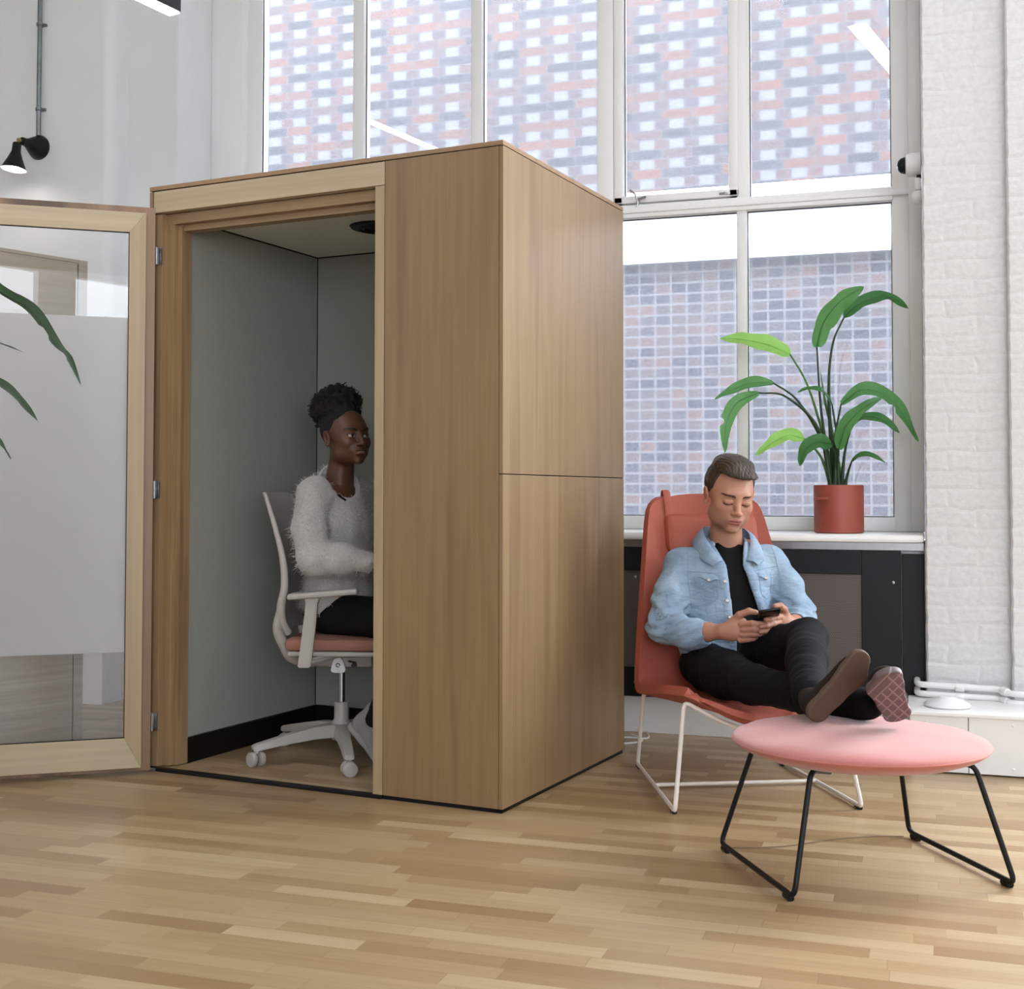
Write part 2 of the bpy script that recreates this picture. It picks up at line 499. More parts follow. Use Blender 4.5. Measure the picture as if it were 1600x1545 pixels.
# ------------------------------------------------------------------ signed distance shapes meshed with surface nets
class Field:
    def __init__(s, lo, hi, res):
        lo = np.array(lo, float); hi = np.array(hi, float)
        n = np.ceil((hi - lo) / res).astype(int) + 1
        s.lo, s.res, s.n = lo, res, n
        ax = [np.arange(k, dtype=np.float32) * res + l for k, l in zip(n, lo)]
        s.X, s.Y, s.Z = np.meshgrid(*ax, indexing='ij')
        s.X = s.X.astype(np.float32); s.Y = s.Y.astype(np.float32); s.Z = s.Z.astype(np.float32)
        s.d = np.full(s.X.shape, 9.0, np.float32)
    def ell(s, c, r, rot=None):
        x, y, z = s.X - c[0], s.Y - c[1], s.Z - c[2]
        if rot is not None:
            M = np.array(Euler([R(a) for a in rot]).to_matrix().transposed())
            x, y, z = (M[0, 0] * x + M[0, 1] * y + M[0, 2] * z, M[1, 0] * x + M[1, 1] * y + M[1, 2] * z, M[2, 0] * x + M[2, 1] * y + M[2, 2] * z)
        a = np.sqrt((x / r[0]) ** 2 + (y / r[1]) ** 2 + (z / r[2]) ** 2)
        b = np.sqrt((x / r[0] ** 2) ** 2 + (y / r[1] ** 2) ** 2 + (z / r[2] ** 2) ** 2) + 1e-6
        return a * (a - 1) / b
    def cone(s, a, b, ra, rb, squash=None):
        a = np.array(a, float); b = np.array(b, float)
        ba = b - a
        x, y, z = s.X - a[0], s.Y - a[1], s.Z - a[2]
        h = np.clip((x * ba[0] + y * ba[1] + z * ba[2]) / (ba @ ba), 0, 1)
        dx, dy, dz = x - h * ba[0], y - h * ba[1], z - h * ba[2]
        if squash:
            dx, dy, dz = dx / squash[0], dy / squash[1], dz / squash[2]
        return np.sqrt(dx * dx + dy * dy + dz * dz) - (ra + (rb - ra) * h)
    def add(s, d, k=0.02):
        if k <= 0:
            s.d = np.minimum(s.d, d); return s
        h = np.maximum(k - np.abs(s.d - d), 0) / k
        s.d = np.minimum(s.d, d) - h * h * k * 0.25
        return s
    def cut(s, d, k=0.005):
        d = -d
        h = np.maximum(k - np.abs(s.d - d), 0) / k
        s.d = np.maximum(s.d, d) + h * h * k * 0.25
        return s
    def chain(s, pts, rads, k=0.02, squash=None):
        for a, b, ra, rb in zip(pts, pts[1:], rads, rads[1:]):
            s.add(s.cone(a, b, ra, rb, squash), k)
        return s
    def mesh(s):
        d = s.d
        ins = d < 0
        c = [ins[i:i + d.shape[0] - 1, j:j + d.shape[1] - 1, k:k + d.shape[2] - 1] for i in (0, 1) for j in (0, 1) for k in (0, 1)]
        cnt = sum(a.astype(np.int8) for a in c)
        act = (cnt > 0) & (cnt < 8)
        I = np.argwhere(act)
        idx = -np.ones(act.shape, np.int64)
        idx[act] = np.arange(len(I))
        acc = np.zeros((len(I), 3)); num = np.zeros(len(I))
        corner = {}
        for i in (0, 1):
            for j in (0, 1):
                for k in (0, 1):
                    corner[(i, j, k)] = d[I[:, 0] + i, I[:, 1] + j, I[:, 2] + k]
        for ax in range(3):
            for u in (0, 1):
                for v in (0, 1):
                    a = [0, 0, 0]; o_ = [q for q in range(3) if q != ax]
                    a[o_[0]] = u; a[o_[1]] = v
                    b = list(a); b[ax] = 1
                    da, db = corner[tuple(a)], corner[tuple(b)]
                    m = (da < 0) != (db < 0)
                    t = np.where(m, da / (da - db + 1e-12), 0)
                    p = np.zeros((len(I), 3)); p += np.array(a)
                    p[:, ax] += t
                    acc[m] += p[m]; num[m] += 1
        V = (I + acc / num[:, None]) * s.res + s.lo
        F = []
        for ax in range(3):
            sl0 = [slice(None)] * 3; sl1 = [slice(None)] * 3
            sl0[ax] = slice(0, -1); sl1[ax] = slice(1, None)
            A, B = ins[tuple(sl0)], ins[tuple(sl1)]
            E = np.argwhere(A != B)
            o_ = [q for q in range(3) if q != ax]
            E = E[(E[:, o_[0]] > 0) & (E[:, o_[1]] > 0) & (E[:, o_[0]] < d.shape[o_[0]] - 1) & (E[:, o_[1]] < d.shape[o_[1]] - 1)]
            flip = A[E[:, 0], E[:, 1], E[:, 2]]
            q = []
            for du, dv in ((-1, -1), (0, -1), (0, 0), (-1, 0)):
                g = E.copy(); g[:, o_[0]] += du; g[:, o_[1]] += dv
                q.append(idx[g[:, 0], g[:, 1], g[:, 2]])
            q = np.stack(q, 1)
            if ax == 1: flip = ~flip
            q[~flip] = q[~flip][:, ::-1]
            F.append(q)
        F = np.concatenate(F)
        F = F[(F >= 0).all(1)]
        return V, F

def np_mesh(name, V, F, mat, parent=None, colors=None, smooth=True):
    me = bpy.data.meshes.new(name)
    me.vertices.add(len(V)); me.vertices.foreach_set('co', np.asarray(V, np.float32).ravel())
    me.loops.add(F.size); me.loops.foreach_set('vertex_index', F.astype(np.int32).ravel())
    me.polygons.add(len(F))
    me.polygons.foreach_set('loop_start', np.arange(0, F.size, F.shape[1], dtype=np.int32))
    me.update(calc_edges=True)
    me.polygons.foreach_set('use_smooth', np.full(len(F), smooth))
    if colors is not None:
        at = me.color_attributes.new('Col', 'FLOAT_COLOR', 'POINT')
        c = np.ones((len(V), 4), np.float32); c[:, :3] = colors
        at.data.foreach_set('color', c.ravel())
    if mat is not None: me.materials.append(mat)
    me.validate()
    o = bpy.data.objects.new(name, me)
    col.objects.link(o)
    if parent is not None: o.parent = parent
    return o

def wob(X, Y, Z, f, seed=0.0):
    """cheap smooth 3-D wobble in -1..1"""
    return (np.sin(f * X + 1.7 * np.sin(0.7 * f * Z + seed) + seed) + np.sin(f * 1.1 * Y + 1.3 * np.sin(0.8 * f * X - seed) + 2.1 * seed)
            + np.sin(f * 0.9 * Z + 1.5 * np.sin(0.6 * f * Y + seed) - seed)) / 3.0

# ================================================================== THE SETTING
bm = bmesh.new(); box(bm, -7.0, 5.5, -5.0, 5.9, -0.1, 0.0)
struct(new_obj('floor', bm, MW['floor']))
bm = bmesh.new(); box(bm, -7.0, 5.5, -5.0, 6.1, 4.4, 4.5)
struct(new_obj('ceiling', bm, MW['wall']))
# window wall: lower part, head, left return, right part
bm = bmesh.new()
box(bm, -3.55, 0.0, 5.54, 6.1, 0.0, 0.835)
box(bm, -3.55, 0.0, 5.6, 6.1, 4.0, 4.4)
box(bm, 1.1, 3.6, 5.55, 6.1, 0.0, 0.87)
box(bm, 1.1, 3.6, 5.55, 6.1, 3.9, 4.4)
box(bm, 3.6, 5.5, 5.45, 6.1, 0.0, 4.4)
box(bm, -3.84, -3.55, 5.55, 6.1, 0.0, 4.4)
struct(new_obj('wall_back', bm, MW['wall']))
# projecting left wall with rounded corner
bm = bmesh.new()
prof = [(-7.0, 6.1), (-7.0, 5.40)]
for k in range(9):
    t = k / 8 * PI / 2
    prof.append((-3.89 + 0.05 * math.sin(t), 5.45 - 0.05 * math.cos(t)))
prof += [(-3.84, 5.6), (-3.84, 6.1)]
lo = [bm.verts.new((x, y, 0)) for x, y in prof]; hi = [bm.verts.new((x, y, 4.4)) for x, y in prof]
for i in range(len(prof)):
    j = (i + 1) % len(prof)
    bm.faces.new((lo[i], lo[j], hi[j], hi[i]))
bm.faces.new(lo[::-1]); bm.faces.new(hi)
struct(new_obj('wall_back_left', bm, MW['wall'], smooth=True))

def rough_brick_edge(x0, x1, y0, y1, z0, z1, seed):
    """brick pier with slightly uneven painted arrises"""
    rr = random.Random(seed)
    bm = bmesh.new()
    n = int((z1 - z0) / 0.0385)
    rows = []
    for i in range(n + 1):
        z = z0 + (z1 - z0) * i / n
        joint = (i % 2 == 0)
        jx = (rr.uniform(0.001, 0.004) if joint else 0.0) + rr.uniform(-0.0008, 0.0008)
        row = [(x0 + jx, y1), (x0 + jx, y0 + 0.007), (x0 + jx + 0.007, y0), (x1 - jx - 0.007, y0), (x1 - jx, y0 + 0.007), (x1 - jx, y1)]
        rows.append([bm.verts.new((a, b, z)) for a, b in row])
    for a, b in zip(rows, rows[1:]):
        for k in range(6):
            bm.faces.new((a[k], a[(k + 1) % 6], b[(k + 1) % 6], b[k]))
    bm.faces.new(rows[0][::-1]); bm.faces.new(rows[-1])
    return bm
struct(new_obj('wall_pier_brick', rough_brick_edge(0.0, 0.335, 5.45, 6.1, 0.0, 4.4, 1), MW['white_brick']))
struct(new_obj('wall_pier_brick_right', rough_brick_edge(0.318, 1.1, 5.40, 6.1, 0.0, 4.4, 2), MW['white_brick']))
for nm, b in (('wall_left', (-7.1, -7.0, -5.0, 6.1, 0, 4.4)), ('wall_right', (5.5, 5.6, -5.0, 6.1, 0, 4.4))):
    bm = bmesh.new(); box(bm, *b); struct(new_obj(nm, bm, MW['wall']))
bm = bmesh.new()
box(bm, -7.0, 1.0, -5.1, -5.0, 0, 4.4); box(bm, 1.0, 5.5, -5.1, -5.0, 0, 0.9); box(bm, 1.0, 5.5, -5.1, -5.0, 3.6, 4.4)
for x in (2.9, 4.9):
    box(bm, x, x + 0.5, -5.1, -5.0, 0.9, 3.6)
struct(new_obj('wall_front', bm, MW['wall']))

# skirting, boxing-in along the wall
struct(boxes('baseboard_back', MW['white_trim'], [(-3.55, -0.05, 5.515, 5.54, 0.0, 0.156)], bev=0.003))
struct(boxes('baseboard_left', MW['white_trim'], [(-7.0, -3.83, 5.37, 5.40, 0.0, 0.26), (-7.0, -3.82, 5.355, 5.40, 0.26, 0.275)], bev=0.003))
bm = bmesh.new()
box(bm, -0.06, 4.5, 5.068, 5.46, 0.006, 0.212, 0.002)
box(bm, -0.07, 4.5, 5.058, 5.46, 0.212, 0.226, 0.003)
o = struct(new_obj('trim_boxing', bm, MW['white_trim']))
for k, x in enumerate((0.145,)):
    boxes('seam', MW['dark_gap'], [(x, x + 0.0022, 5.0665, 5.07, 0.008, 0.211)], o, bev=0)
for x, z in ((-0.0, 0.19), (-0.0, 0.03), (0.30, 0.19), (0.30, 0.03)):
    bm = bmesh.new(); lathe(bm, [(0.001, 0.0), (0.006, 0.0), (0.006, 0.001), (0.001, 0.0022)], 12, aim((x, 5.068, z), (0, -1, 0)))
    new_obj('screw', bm, MW['white_trim'], o)

# window sill
bm = bmesh.new()
box(bm, -3.548, -0.002, 5.468, 5.92, 0.838, 0.872, 0.012)
struct(new_obj('trim_sill', bm, MW['white_trim'], smooth=True))
struct(boxes('trim_sill_apron', MW['steel'], [(-3.55, -0.004, 5.50, 5.54, 0.806, 0.838)], bev=0.001))

# windows
def bay_window(idx, lst_frame, panes, extra=None):
    root = struct(boxes('window_%d' % idx, MW['white_trim'], lst_frame, bev=0.006, smooth=True))
    for (x0, x1, z0, z1, haze) in panes:
        bm = bmesh.new(); box(bm, x0 - 0.004, x1 + 0.004, 5.932, 5.938, z0 - 0.004, z1 + 0.004)
        new_obj('pane', bm, MW['window_glass'], root)
        # dark putty line round the glass
        w_ = 0.004
        bm = bmesh.new()
        for b in ((x0, x0 + w_, z0, z1), (x1 - w_, x1, z0, z1), (x0, x1, z0, z0 + w_), (x0, x1, z1 - w_, z1)):
            box(bm, b[0], b[1], 5.926, 5.9318, b[2], b[3])
        new_obj('glazing_bead', bm, MW['charcoal'], root)
    return root
YF = 5.895
fr = []
Z0, ZM0, ZM1, Z1 = 0.935, 2.336, 2.398, 4.0
# outer frame
fr += [(-3.55, -3.36, YF - 0.03, 6.0, 0.872, Z1), (-3.37, -3.276, YF + 0.02, 5.99, 0.872, Z1), (-0.055, 0.0, YF - 0.03, 6.0, 0.872, Z1), (-0.127, -0.05, YF, 6.0, 0.872, Z1)]
fr += [(-3.30, -0.12, YF, 5.985, 0.872, Z0), (-3.30, -0.12, YF - 0.012, 5.98, ZM0, ZM1), (-3.30, -0.03, YF - 0.02, 5.9, ZM0 + 0.02, ZM1 - 0.012)]
# uprights
fr += [(-2.746, -2.685, YF, 5.98, 0.93, Z1), (-2.107, -2.05, YF, 5.98, 0.93, Z1), (-1.465, -1.385, YF - 0.01, 5.98, 0.93, Z1), (-0.809, -0.763, YF, 5.98, 0.93, Z1), (-0.80, -0.75, YF + 0.005, 5.98, ZM1, Z1)]
panes = []
for x0, x1 in ((-3.276, -2.746), (-2.685, -2.107), (-2.05, -1.465), (-0.75, -0.127)):
    panes.append((x0, x1, ZM1, Z1, 0))
for x0, x1 in ((-3.276, -2.746), (-2.685, -2.107), (-2.05, -1.465), (-1.385, -0.809), (-0.763, -0.127)):
    panes.append((x0, x1, Z0, ZM0, 0))
# the opening sash
sx0, sx1 = -1.384, -0.80
fr += [(sx0, sx0 + 0.045, YF - 0.012, 5.97, 2.405, Z1), (sx1 - 0.043, sx1, YF - 0.012, 5.97, 2.405, Z1), (sx0, sx1, YF - 0.012, 5.97, 2.405, 2.440)]
panes.append((sx0 + 0.045, sx1 - 0.043, 2.440, Z1, 0))
win = bay_window(1, fr, panes)
bm = bmesh.new()
lathe(bm, [(0.008, 0), (0.008, 0.012), (0.004, 0.014), (0.004, 0.028)], 12, aim((-1.265, YF - 0.012, 2.412), (0, -1, 0)))
tube(bm, catmull([(-1.265, YF - 0.035, 2.412), (-1.275, YF - 0.04, 2.44), (-1.30, YF - 0.04, 2.462)], 5), 0.0045, 8)
tube(bm, catmull([(-1.265, YF - 0.035, 2.412), (-1.262, YF - 0.038, 2.395), (-1.268, YF - 0.04, 2.382)], 5), 0.005, 8)
tube(bm, [(-1.262, YF - 0.03, 2.418), (-1.225, YF - 0.03, 2.428)], 0.006, 8)
new_obj('latch', bm, MW['steel'], win, True)
bm = bmesh.new()
box(bm, -0.885, -0.835, YF - 0.02, YF - 0.011, 2.414, 2.424, 0.002)
lathe(bm, [(0.006, 0), (0.006, 0.01), (0.003, 0.012)], 10, aim((-0.858, YF - 0.018, 2.419), (0, -1, 0)))
new_obj('stay', bm, MW['steel'], win, True)
# next bay, past the pier
struct(boxes('window_2', MW['white_trim'], [(1.1, 1.2, 5.85, 6.0, 0.87, 3.9), (3.5, 3.6, 5.85, 6.0, 0.87, 3.9), (2.3, 2.38, 5.86, 5.98, 0.87, 3.9), (1.1, 3.6, 5.86, 5.98, 2.33, 2.4)]))

# building across the light well
bm = bmesh.new(); box(bm, -14, 10, 9.6, 10.0, 3.321, 5.7)
tag(new_obj('exterior_patterned_brick_facade', bm, MW['ext_upper']), 'patterned red, grey and white brick facade seen through the upper panes', 'brick wall')
bm = bmesh.new(); box(bm, -14, 10, 9.6, 10.0, -1.0, 2.799)
tag(new_obj('exterior_grid_brick_wall', bm, MW['ext_lower']), 'grey grid-bonded brick wall seen through the lower panes', 'brick wall')
bm = bmesh.new(); box(bm, -14, 10, 9.46, 10.0, 2.80, 3.32, 0.01)
tag(new_obj('exterior_white_stone_band', bm, plain('white_render', srgb(244, 246, 250), 0.6, noise_amt=0.01)), 'bright white band between the two brick storeys outside', 'ledge')
bm = bmesh.new(); box(bm, -14, 10, 6.1, 10.0, -1.2, -1.0)
struct(new_obj('ground_outside', bm, MW['wall']))

# ================================================================== RADIATOR COVER
rc = thing('radiator_cover', 'charcoal radiator cover with perforated panel under the window sill', 'radiator cover', (-1.8, 5.53, 0.156))
def rcbox(name, mat, lst, bev=0.002):
    return boxes(name, mat, [(a + 1.8, b + 1.8, c - 5.53, d - 5.53, e - 0.156, f - 0.156) for a, b, c, d, e, f in lst], rc, bev)
rcbox('front_frame', MW['charcoal'], [(-0.25, -0.094, 5.50, 5.528, 0.158, 0.806), (-1.85, -0.25, 5.50, 5.528, 0.158, 0.285), (-1.85, -0.25, 5.50, 5.528, 0.705, 0.806), (-3.5, -1.85, 5.50, 5.528, 0.158, 0.806)])
rcbox('perforated_panel', MW['perforated'], [(-1.85, -0.25, 5.512, 5.52, 0.285, 0.705)], 0)
rcbox('end_panel', MW['charcoal'], [(-0.09, -0.004, 5.514, 5.535, 0.158, 0.792)])
for x, z in ((-0.125, 0.675), (-0.122, 0.30), (-1.2, 0.675), (-1.2, 0.22)):
    bm = bmesh.new(); lathe(bm, [(0.0005, 0.0), (0.0065, 0.0), (0.0065, 0.0015), (0.003, 0.004), (0.0005, 0.0045)], 12, Matrix.Translation((1.8, -5.53, -0.156)) @ aim((x, 5.50, z), (0, -1, 0)))
    new_obj('screw', bm, MW['steel'], rc, True)

# ================================================================== PIPES, DOME, CAMERAS, CABLES
def pipe(name, z, label):
    bm = bmesh.new()
    p = fillet([(-0.035, 5.50, z + 0.012), (-0.035, 5.41, z + 0.006), (0.27, 5.41, z), (0.31, 5.355, z - 0.008), (1.2, 5.355, z - 0.008)], 0.03)
    tube(bm, p, 0.0125, 12)
    o = new_obj(name, bm, MW['white_trim'], None, True)
    for x in (0.125, 0.29):
        bm = bmesh.new()
        yy = 5.41 if x < 0.2 else 5.383
        lathe(bm, [(0.0155, -0.016), (0.0165, -0.014), (0.0165, 0.014), (0.0155, 0.016)], 14, aim((x, yy, z - (0 if x < 0.2 else 0.004)), (1, 0, 0) if x < 0.2 else (0.6, -0.8, -0.1)))
        new_obj('coupling', bm, MW['white_trim'], o, True)
    bm = bmesh.new(); box(bm, 0.14, 0.16, 5.42, 5.45, z - 0.012, z + 0.012)
    new_obj('bracket', bm, MW['white_trim'], o)
    tag(o, label, 'pipe', 'white heating pipes')
pipe('heating_pipe', 0.272, 'upper white heating pipe running low along the brick pier')
pipe('heating_pipe', 0.231 + 0.005, 'lower white heating pipe just above the white boxing')
bm = bmesh.new()
lathe(bm, [(0.075, 0.0), (0.085, 0.002), (0.086, 0.007), (0.082, 0.013), (0.06, 0.026), (0.034, 0.033), (0.03, 0.037), (0.001, 0.038)], 40, Matrix.Translation((0.075, 5.215, 0.2262)))
tag(new_obj('round_speaker_dome', bm, MW['white_plastic'], None, True), 'low white dome device lying on the white boxing by the pipes', 'device')

# CCTV camera on the side of the pier
cc = thing('security_camera', 'white dome security camera fixed beside the window at the brick pier', 'camera', (-0.0, 5.62, 2.42))
bm = bmesh.new()
M = aim((0.0, 0, 0), (-1, 0, -0.0))
lathe(bm, [(0.045, 0.0), (0.05, 0.004), (0.05, 0.045), (0.044, 0.06), (0.036, 0.064)], 28, M)
new_obj('housing', bm, MW['white_plastic'], cc, True)
bm = bmesh.new()
lathe(bm, [(0.036, 0.062), (0.036, 0.068), (0.031, 0.083), (0.02, 0.094), (0.001, 0.098)], 28, M)
new_obj('dome', bm, plain('smoked_dome', srgb(30, 32, 36), 0.08), cc, True)
bm = bmesh.new(); box(bm, -0.02, 0.0, -0.02, 0.02, -0.062, -0.047, 0.002)
new_obj('cable_clip', bm, MW['charcoal'], cc)
sn = thing('motion_sensor', 'small white sensor under the security camera on the brick pier', 'sensor', (0.0, 5.60, 2.30))
bm = bmesh.new()
box(bm, -0.026, 0.0, -0.035, 0.035, 0.0, 0.055, 0.01)
new_obj('mount', bm, MW['white_plastic'], sn, True)
bm = bmesh.new()
lathe(bm, [(0.018, -0.05), (0.03, -0.038), (0.034, -0.015), (0.03, 0.0)], 20, Matrix.Translation((-0.012, 0, 0)))
new_obj('head', bm, MW['white_plastic'], sn, True)

bm = bmesh.new()
c_ = [(-1.17, 5.42, 0.006), (-1.13, 5.37, 0.006), (-1.10, 5.30, 0.006), (-1.13, 5.24, 0.006), (-1.22, 5.20, 0.006), (-1.27, 5.26, 0.006), (-1.18, 5.33, 0.010), (-1.09, 5.36, 0.006), (-1.12, 5.50, 0.006)]
tube(bm, catmull([(x - 0.03, y, z) for x, y, z in c_], 8), 0.004, 8)
tag(new_obj('white_cable', bm, MW['white_plastic'], None, True), 'loop of white cable on the floor behind the wooden booth', 'cable')
bm = bmesh.new()
c_ = [(-0.07, 4.09, 0.003), (-0.16, 4.06, 0.003), (-0.28, 3.98, 0.003), (-0.38, 3.88, 0.003), (-0.46, 3.83, 0.003), (-0.55, 3.80, 0.003)]
tube(bm, catmull(c_, 8), 0.0016, 6)
tag(new_obj('thin_thread', bm, plain('grey_thread', srgb(140, 116, 92), 0.8), None, True), 'thin grey cord lying on the floor under the ottoman', 'cord')

# ================================================================== WALL SPOTLIGHT + CONDUIT
bm = bmesh.new()
cx_, cz_ = -4.262, 2.795
tube(bm, [(cx_ + 0.012, 5.375, 2.85), (cx_ + 0.012, 5.375, 4.39)], 0.0115, 12)
o = tag(new_obj('conduit', bm, MW['galv'], None, True), 'galvanised steel conduit running down the wall to the black spotlight', 'conduit')
for z in (2.985, 3.42):
    bm = bmesh.new()
    lathe(bm, [(0.014, -0.008), (0.017, -0.006), (0.017, 0.006), (0.014, 0.008)], 14, Matrix.Translation((cx_ + 0.012, 5.375, z)))
    box(bm, cx_ - 0.012, cx_ + 0.04, 5.385, 5.399, z - 0.006, z + 0.006)
    new_obj('clamp', bm, MW['galv'], o, True)
sp = thing('wall_spotlight', 'black cone wall spotlight with lit bulb at end of conduit', 'wall lamp', (cx_, 5.40, cz_))
bm = bmesh.new()
ax = Vector((0.0, -1, 0.0))
lathe(bm, [(0.062, 0.0), (0.063, 0.006), (0.05, 0.035), (0.034, 0.07), (0.021, 0.098), (0.02, 0.132), (0.016, 0.135)], 32, aim((0, 0, 0), ax))
new_obj('wall_cone', bm, MW['black_metal'], sp, True)
bm = bmesh.new()
kp = Vector((0, -0.16, 0.0))
tube(bm, [(0, -0.13, 0.0), (0, -0.152, 0.0)], 0.006, 10)
lathe(bm, [(0.001, -0.009), (0.009, -0.008), (0.01, 0), (0.009, 0.008), (0.001, 0.009)], 14, aim((0, -0.156, 0), (1, 0, 0)))
tube(bm, [(0, -0.156, 0.0), (0, -0.168, -0.02)], 0.006, 10)
new_obj('swivel_joint', bm, MW['brass'], sp, True)
sd = Vector((-0.06, -0.10, -0.99)).normalized()
s0 = Vector((0, -0.168, -0.018))
bm = bmesh.new()
M = aim(s0, sd)
lathe(bm, [(0.017, 0.0), (0.021, 0.004), (0.022, 0.045), (0.036, 0.082), (0.056, 0.125), (0.062, 0.138), (0.0605, 0.138), (0.054, 0.125), (0.034, 0.083), (0.018, 0.05), (0.001, 0.045)], 32, M, close=False)
sh = new_obj('shade', bm, MW['black_metal'], sp, True)
bm = bmesh.new()
lathe(bm, [(0.0185, 0.052), (0.0335, 0.084), (0.0535, 0.126), (0.0598, 0.137)], 32, M, close=False)
new_obj('white_lining', bm, plain('white_lining', srgb(246, 246, 244), 0.5), sh, True)
bm = bmesh.new()
lathe(bm, [(0.012, 0.05), (0.02, 0.07), (0.03, 0.1), (0.027, 0.122), (0.012, 0.134), (0.001, 0.136)], 20, M)
new_obj('bulb', bm, MW['bulb'], sh, True)

# ================================================================== LINEAR PENDANTS
def pendant(p0, p1, label, cat='pendant light', w_=0.055, h_=0.08):
    p0 = Vector(p0); p1 = Vector(p1)
    L = (p1 - p0).length
    o = thing('linear_pendant_light', label, cat, tuple((p0 + p1) / 2), math.atan2(p1.y - p0.y, p1.x - p0.x), 'linear pendant lights')
    boxes('housing', MW['black_metal'], [(-L / 2, L / 2, -w_ / 2, w_ / 2, 0.002, h_)], o, 0.001)
    boxes('diffuser', MW['lamp_glow'], [(-L / 2 + 0.003, L / 2 - 0.003, -w_ / 2 + 0.004, w_ / 2 - 0.004, -0.004, 0.003)], o, 0)
    for s_ in (-0.35, 0.35):
        bm = bmesh.new()
        tube(bm, [(s_ * L, 0, h_), (s_ * L, 0, 4.4 - p0.z)], 0.0012, 6)
        new_obj('suspension_wire', bm, MW['steel'], o)
    return o
DA = R(10)
_e = Vector((-2.485, 3.862, 2.72))
pendant(_e - Vector((math.sin(DA), math.cos(DA), 0)) * 1.5, _e, 'black linear pendant lamp with glowing white underside, above the open glass door')
pendant((-0.34, 4.41, 3.70), (-0.34 + 0.33, 4.41 - 1.5, 3.70), 'ceiling strip light mirrored in the upper right window pane', w_=0.11)
pendant((-3.76, 3.63, 3.70), (-3.76 + 0.31, 3.63 - 1.5, 3.70), 'ceiling strip light mirrored in the window just above the booth', w_=0.08)

# ================================================================== THE WOODEN BOOTH (x right along the front, y into it)
C0 = (-1.3043, 3.9677, 0.0)
PW, PD, PH = 1.4988, 1.107, 2.2
booth = thing('office_phone_booth', 'freestanding oak-clad one-person booth with its glass door open', 'phone booth', C0, -R(POD_YAW))
def pb(name, mat, lst, bev=0.0015, parent=booth):
    return boxes(name, mat, lst, parent, bev)
pb('top_panel', MW['booth_oak_h'], [(-PW, 0.0, -0.001, PD, 2.184, 2.2)])
pb('front_panel', MW['booth_oak'], [(-0.4525, -0.0165, 0.0, 0.02, 0.014, 2.181)], 0.001)
pb('side_panel', MW['booth_oak'], [(-0.0145, 0.0, 0.0, PD, 1.1015, 2.181)], 0.001)
pb('side_panel', MW['booth_oak'], [(-0.0145, 0.0, 0.0, PD, 0.014, 1.0985)], 0.001)
pb('side_panel', MW['booth_oak'], [(-PW, -PW + 0.0145, 0.0, PD, 0.014, 2.181)], 0.001)
pb('back_panel', MW['booth_oak'], [(-PW + 0.015, -0.015, PD - 0.02, PD - 0.001, 0.014, 2.181)], 0.001)
pb('shadow_gap_frame', MW['dark_gap'], [(-0.455, -0.012, 0.021, 0.03, 0.013, 2.183), (-PW + 0.005, -0.005, 0.006, PD - 0.006, 2.180, 2.185), (-0.03, -0.0147, 0.004, PD - 0.005, 0.013, 2.181), (-PW + 0.0147, -PW + 0.02, 0.004, PD - 0.005, 0.013, 2.181), (-0.0143, -0.004, 0.004, PD - 0.004, 1.0983, 1.1017)], 0)
pb('plinth', MW['black'], [(-0.46, -0.006, 0.006, 0.05, 0.0, 0.0135), (-0.04, -0.006, 0.006, PD - 0.006, 0.0, 0.0135), (-PW + 0.006, -PW + 0.04, 0.006, PD - 0.006, 0.0, 0.0135), (-PW + 0.03, -0.03, PD - 0.04, PD - 0.006, 0.0, 0.0135)], 0)
pb('header', MW['birch_h'], [(-1.479, -0.4555, 0.0, 0.035, 2.099, 2.180)], 0.001)
pb('door_post', MW['birch_v'], [(-0.493, -0.4555, 0.0, 0.05, 0.014, 2.097)], 0.001)
pb('door_stop', MW['jamb'], [(-0.505, -0.4935, 0.052, 0.075, 0.014, 2.085), (-0.505, -0.47, 0.075, 0.12, 0.014, 2.06)], 0.001)
pb('left_jamb', MW['jamb'], [(-1.484, -1.445, 0.012, 0.05, 0.014, 2.097), (-1.445, -1.412, 0.04, 0.08, 0.014, 2.09), (-1.412, -1.392, 0.06, 0.12, 0.014, 2.09)], 0.002)
pb('head_jamb', MW['jamb_h'], [(-1.445, -0.493, 0.038, 0.08, 2.058, 2.099), (-1.412, -0.50, 0.07, 0.12, 2.035, 2.075)], 0.002)
st = pb('strike_plate', MW['black_metal'], [(-0.4975, -0.493, 0.008, 0.026, 1.005, 1.062)], 0.001)
pb('threshold', MW['black'], [(-1.484, -0.456, -0.004, 0.022, 0.0, 0.013)], 0.002)
pb('booth_floor', MW['floor'], [(-1.47, -0.03, 0.022, PD - 0.03, 0.0, 0.011)], 0)
bmw = bmesh.new()
box(bmw, -1.475, -1.405, 0.12, 1.0, 0.012, 2.10, 0)
pb_l = new_obj('felt_wall', bmw, MW['felt'], booth)
bmw = bmesh.new(); box(bmw, -1.405, -0.06, 0.985, 1.05, 0.012, 2.10, 0); new_obj('felt_wall', bmw, MW['felt'], booth)
bmw = bmesh.new(); box(bmw, -0.06, -0.031, 0.032, 0.985, 0.012, 2.10, 0)
box(bmw, -0.455, -0.06, 0.032, 0.06, 0.012, 2.10, 0); new_obj('felt_wall', bmw, MW['felt'], booth)
bmw = bmesh.new(); box(bmw, -1.403, -0.062, 0.121, 0.983, 2.088, 2.14, 0); new_obj('ceiling_panel', bmw, MW['ceiling_felt'], booth)
pb('ceiling_joint', MW['dark_gap'], [(-1.405, -1.402, 0.12, 0.985, 2.083, 2.0879), (-1.405, -0.06, 0.981, 0.985, 2.083, 2.0879), (-1.4052, -1.402, 0.982, 0.9852, 0.11, 2.085)], 0)
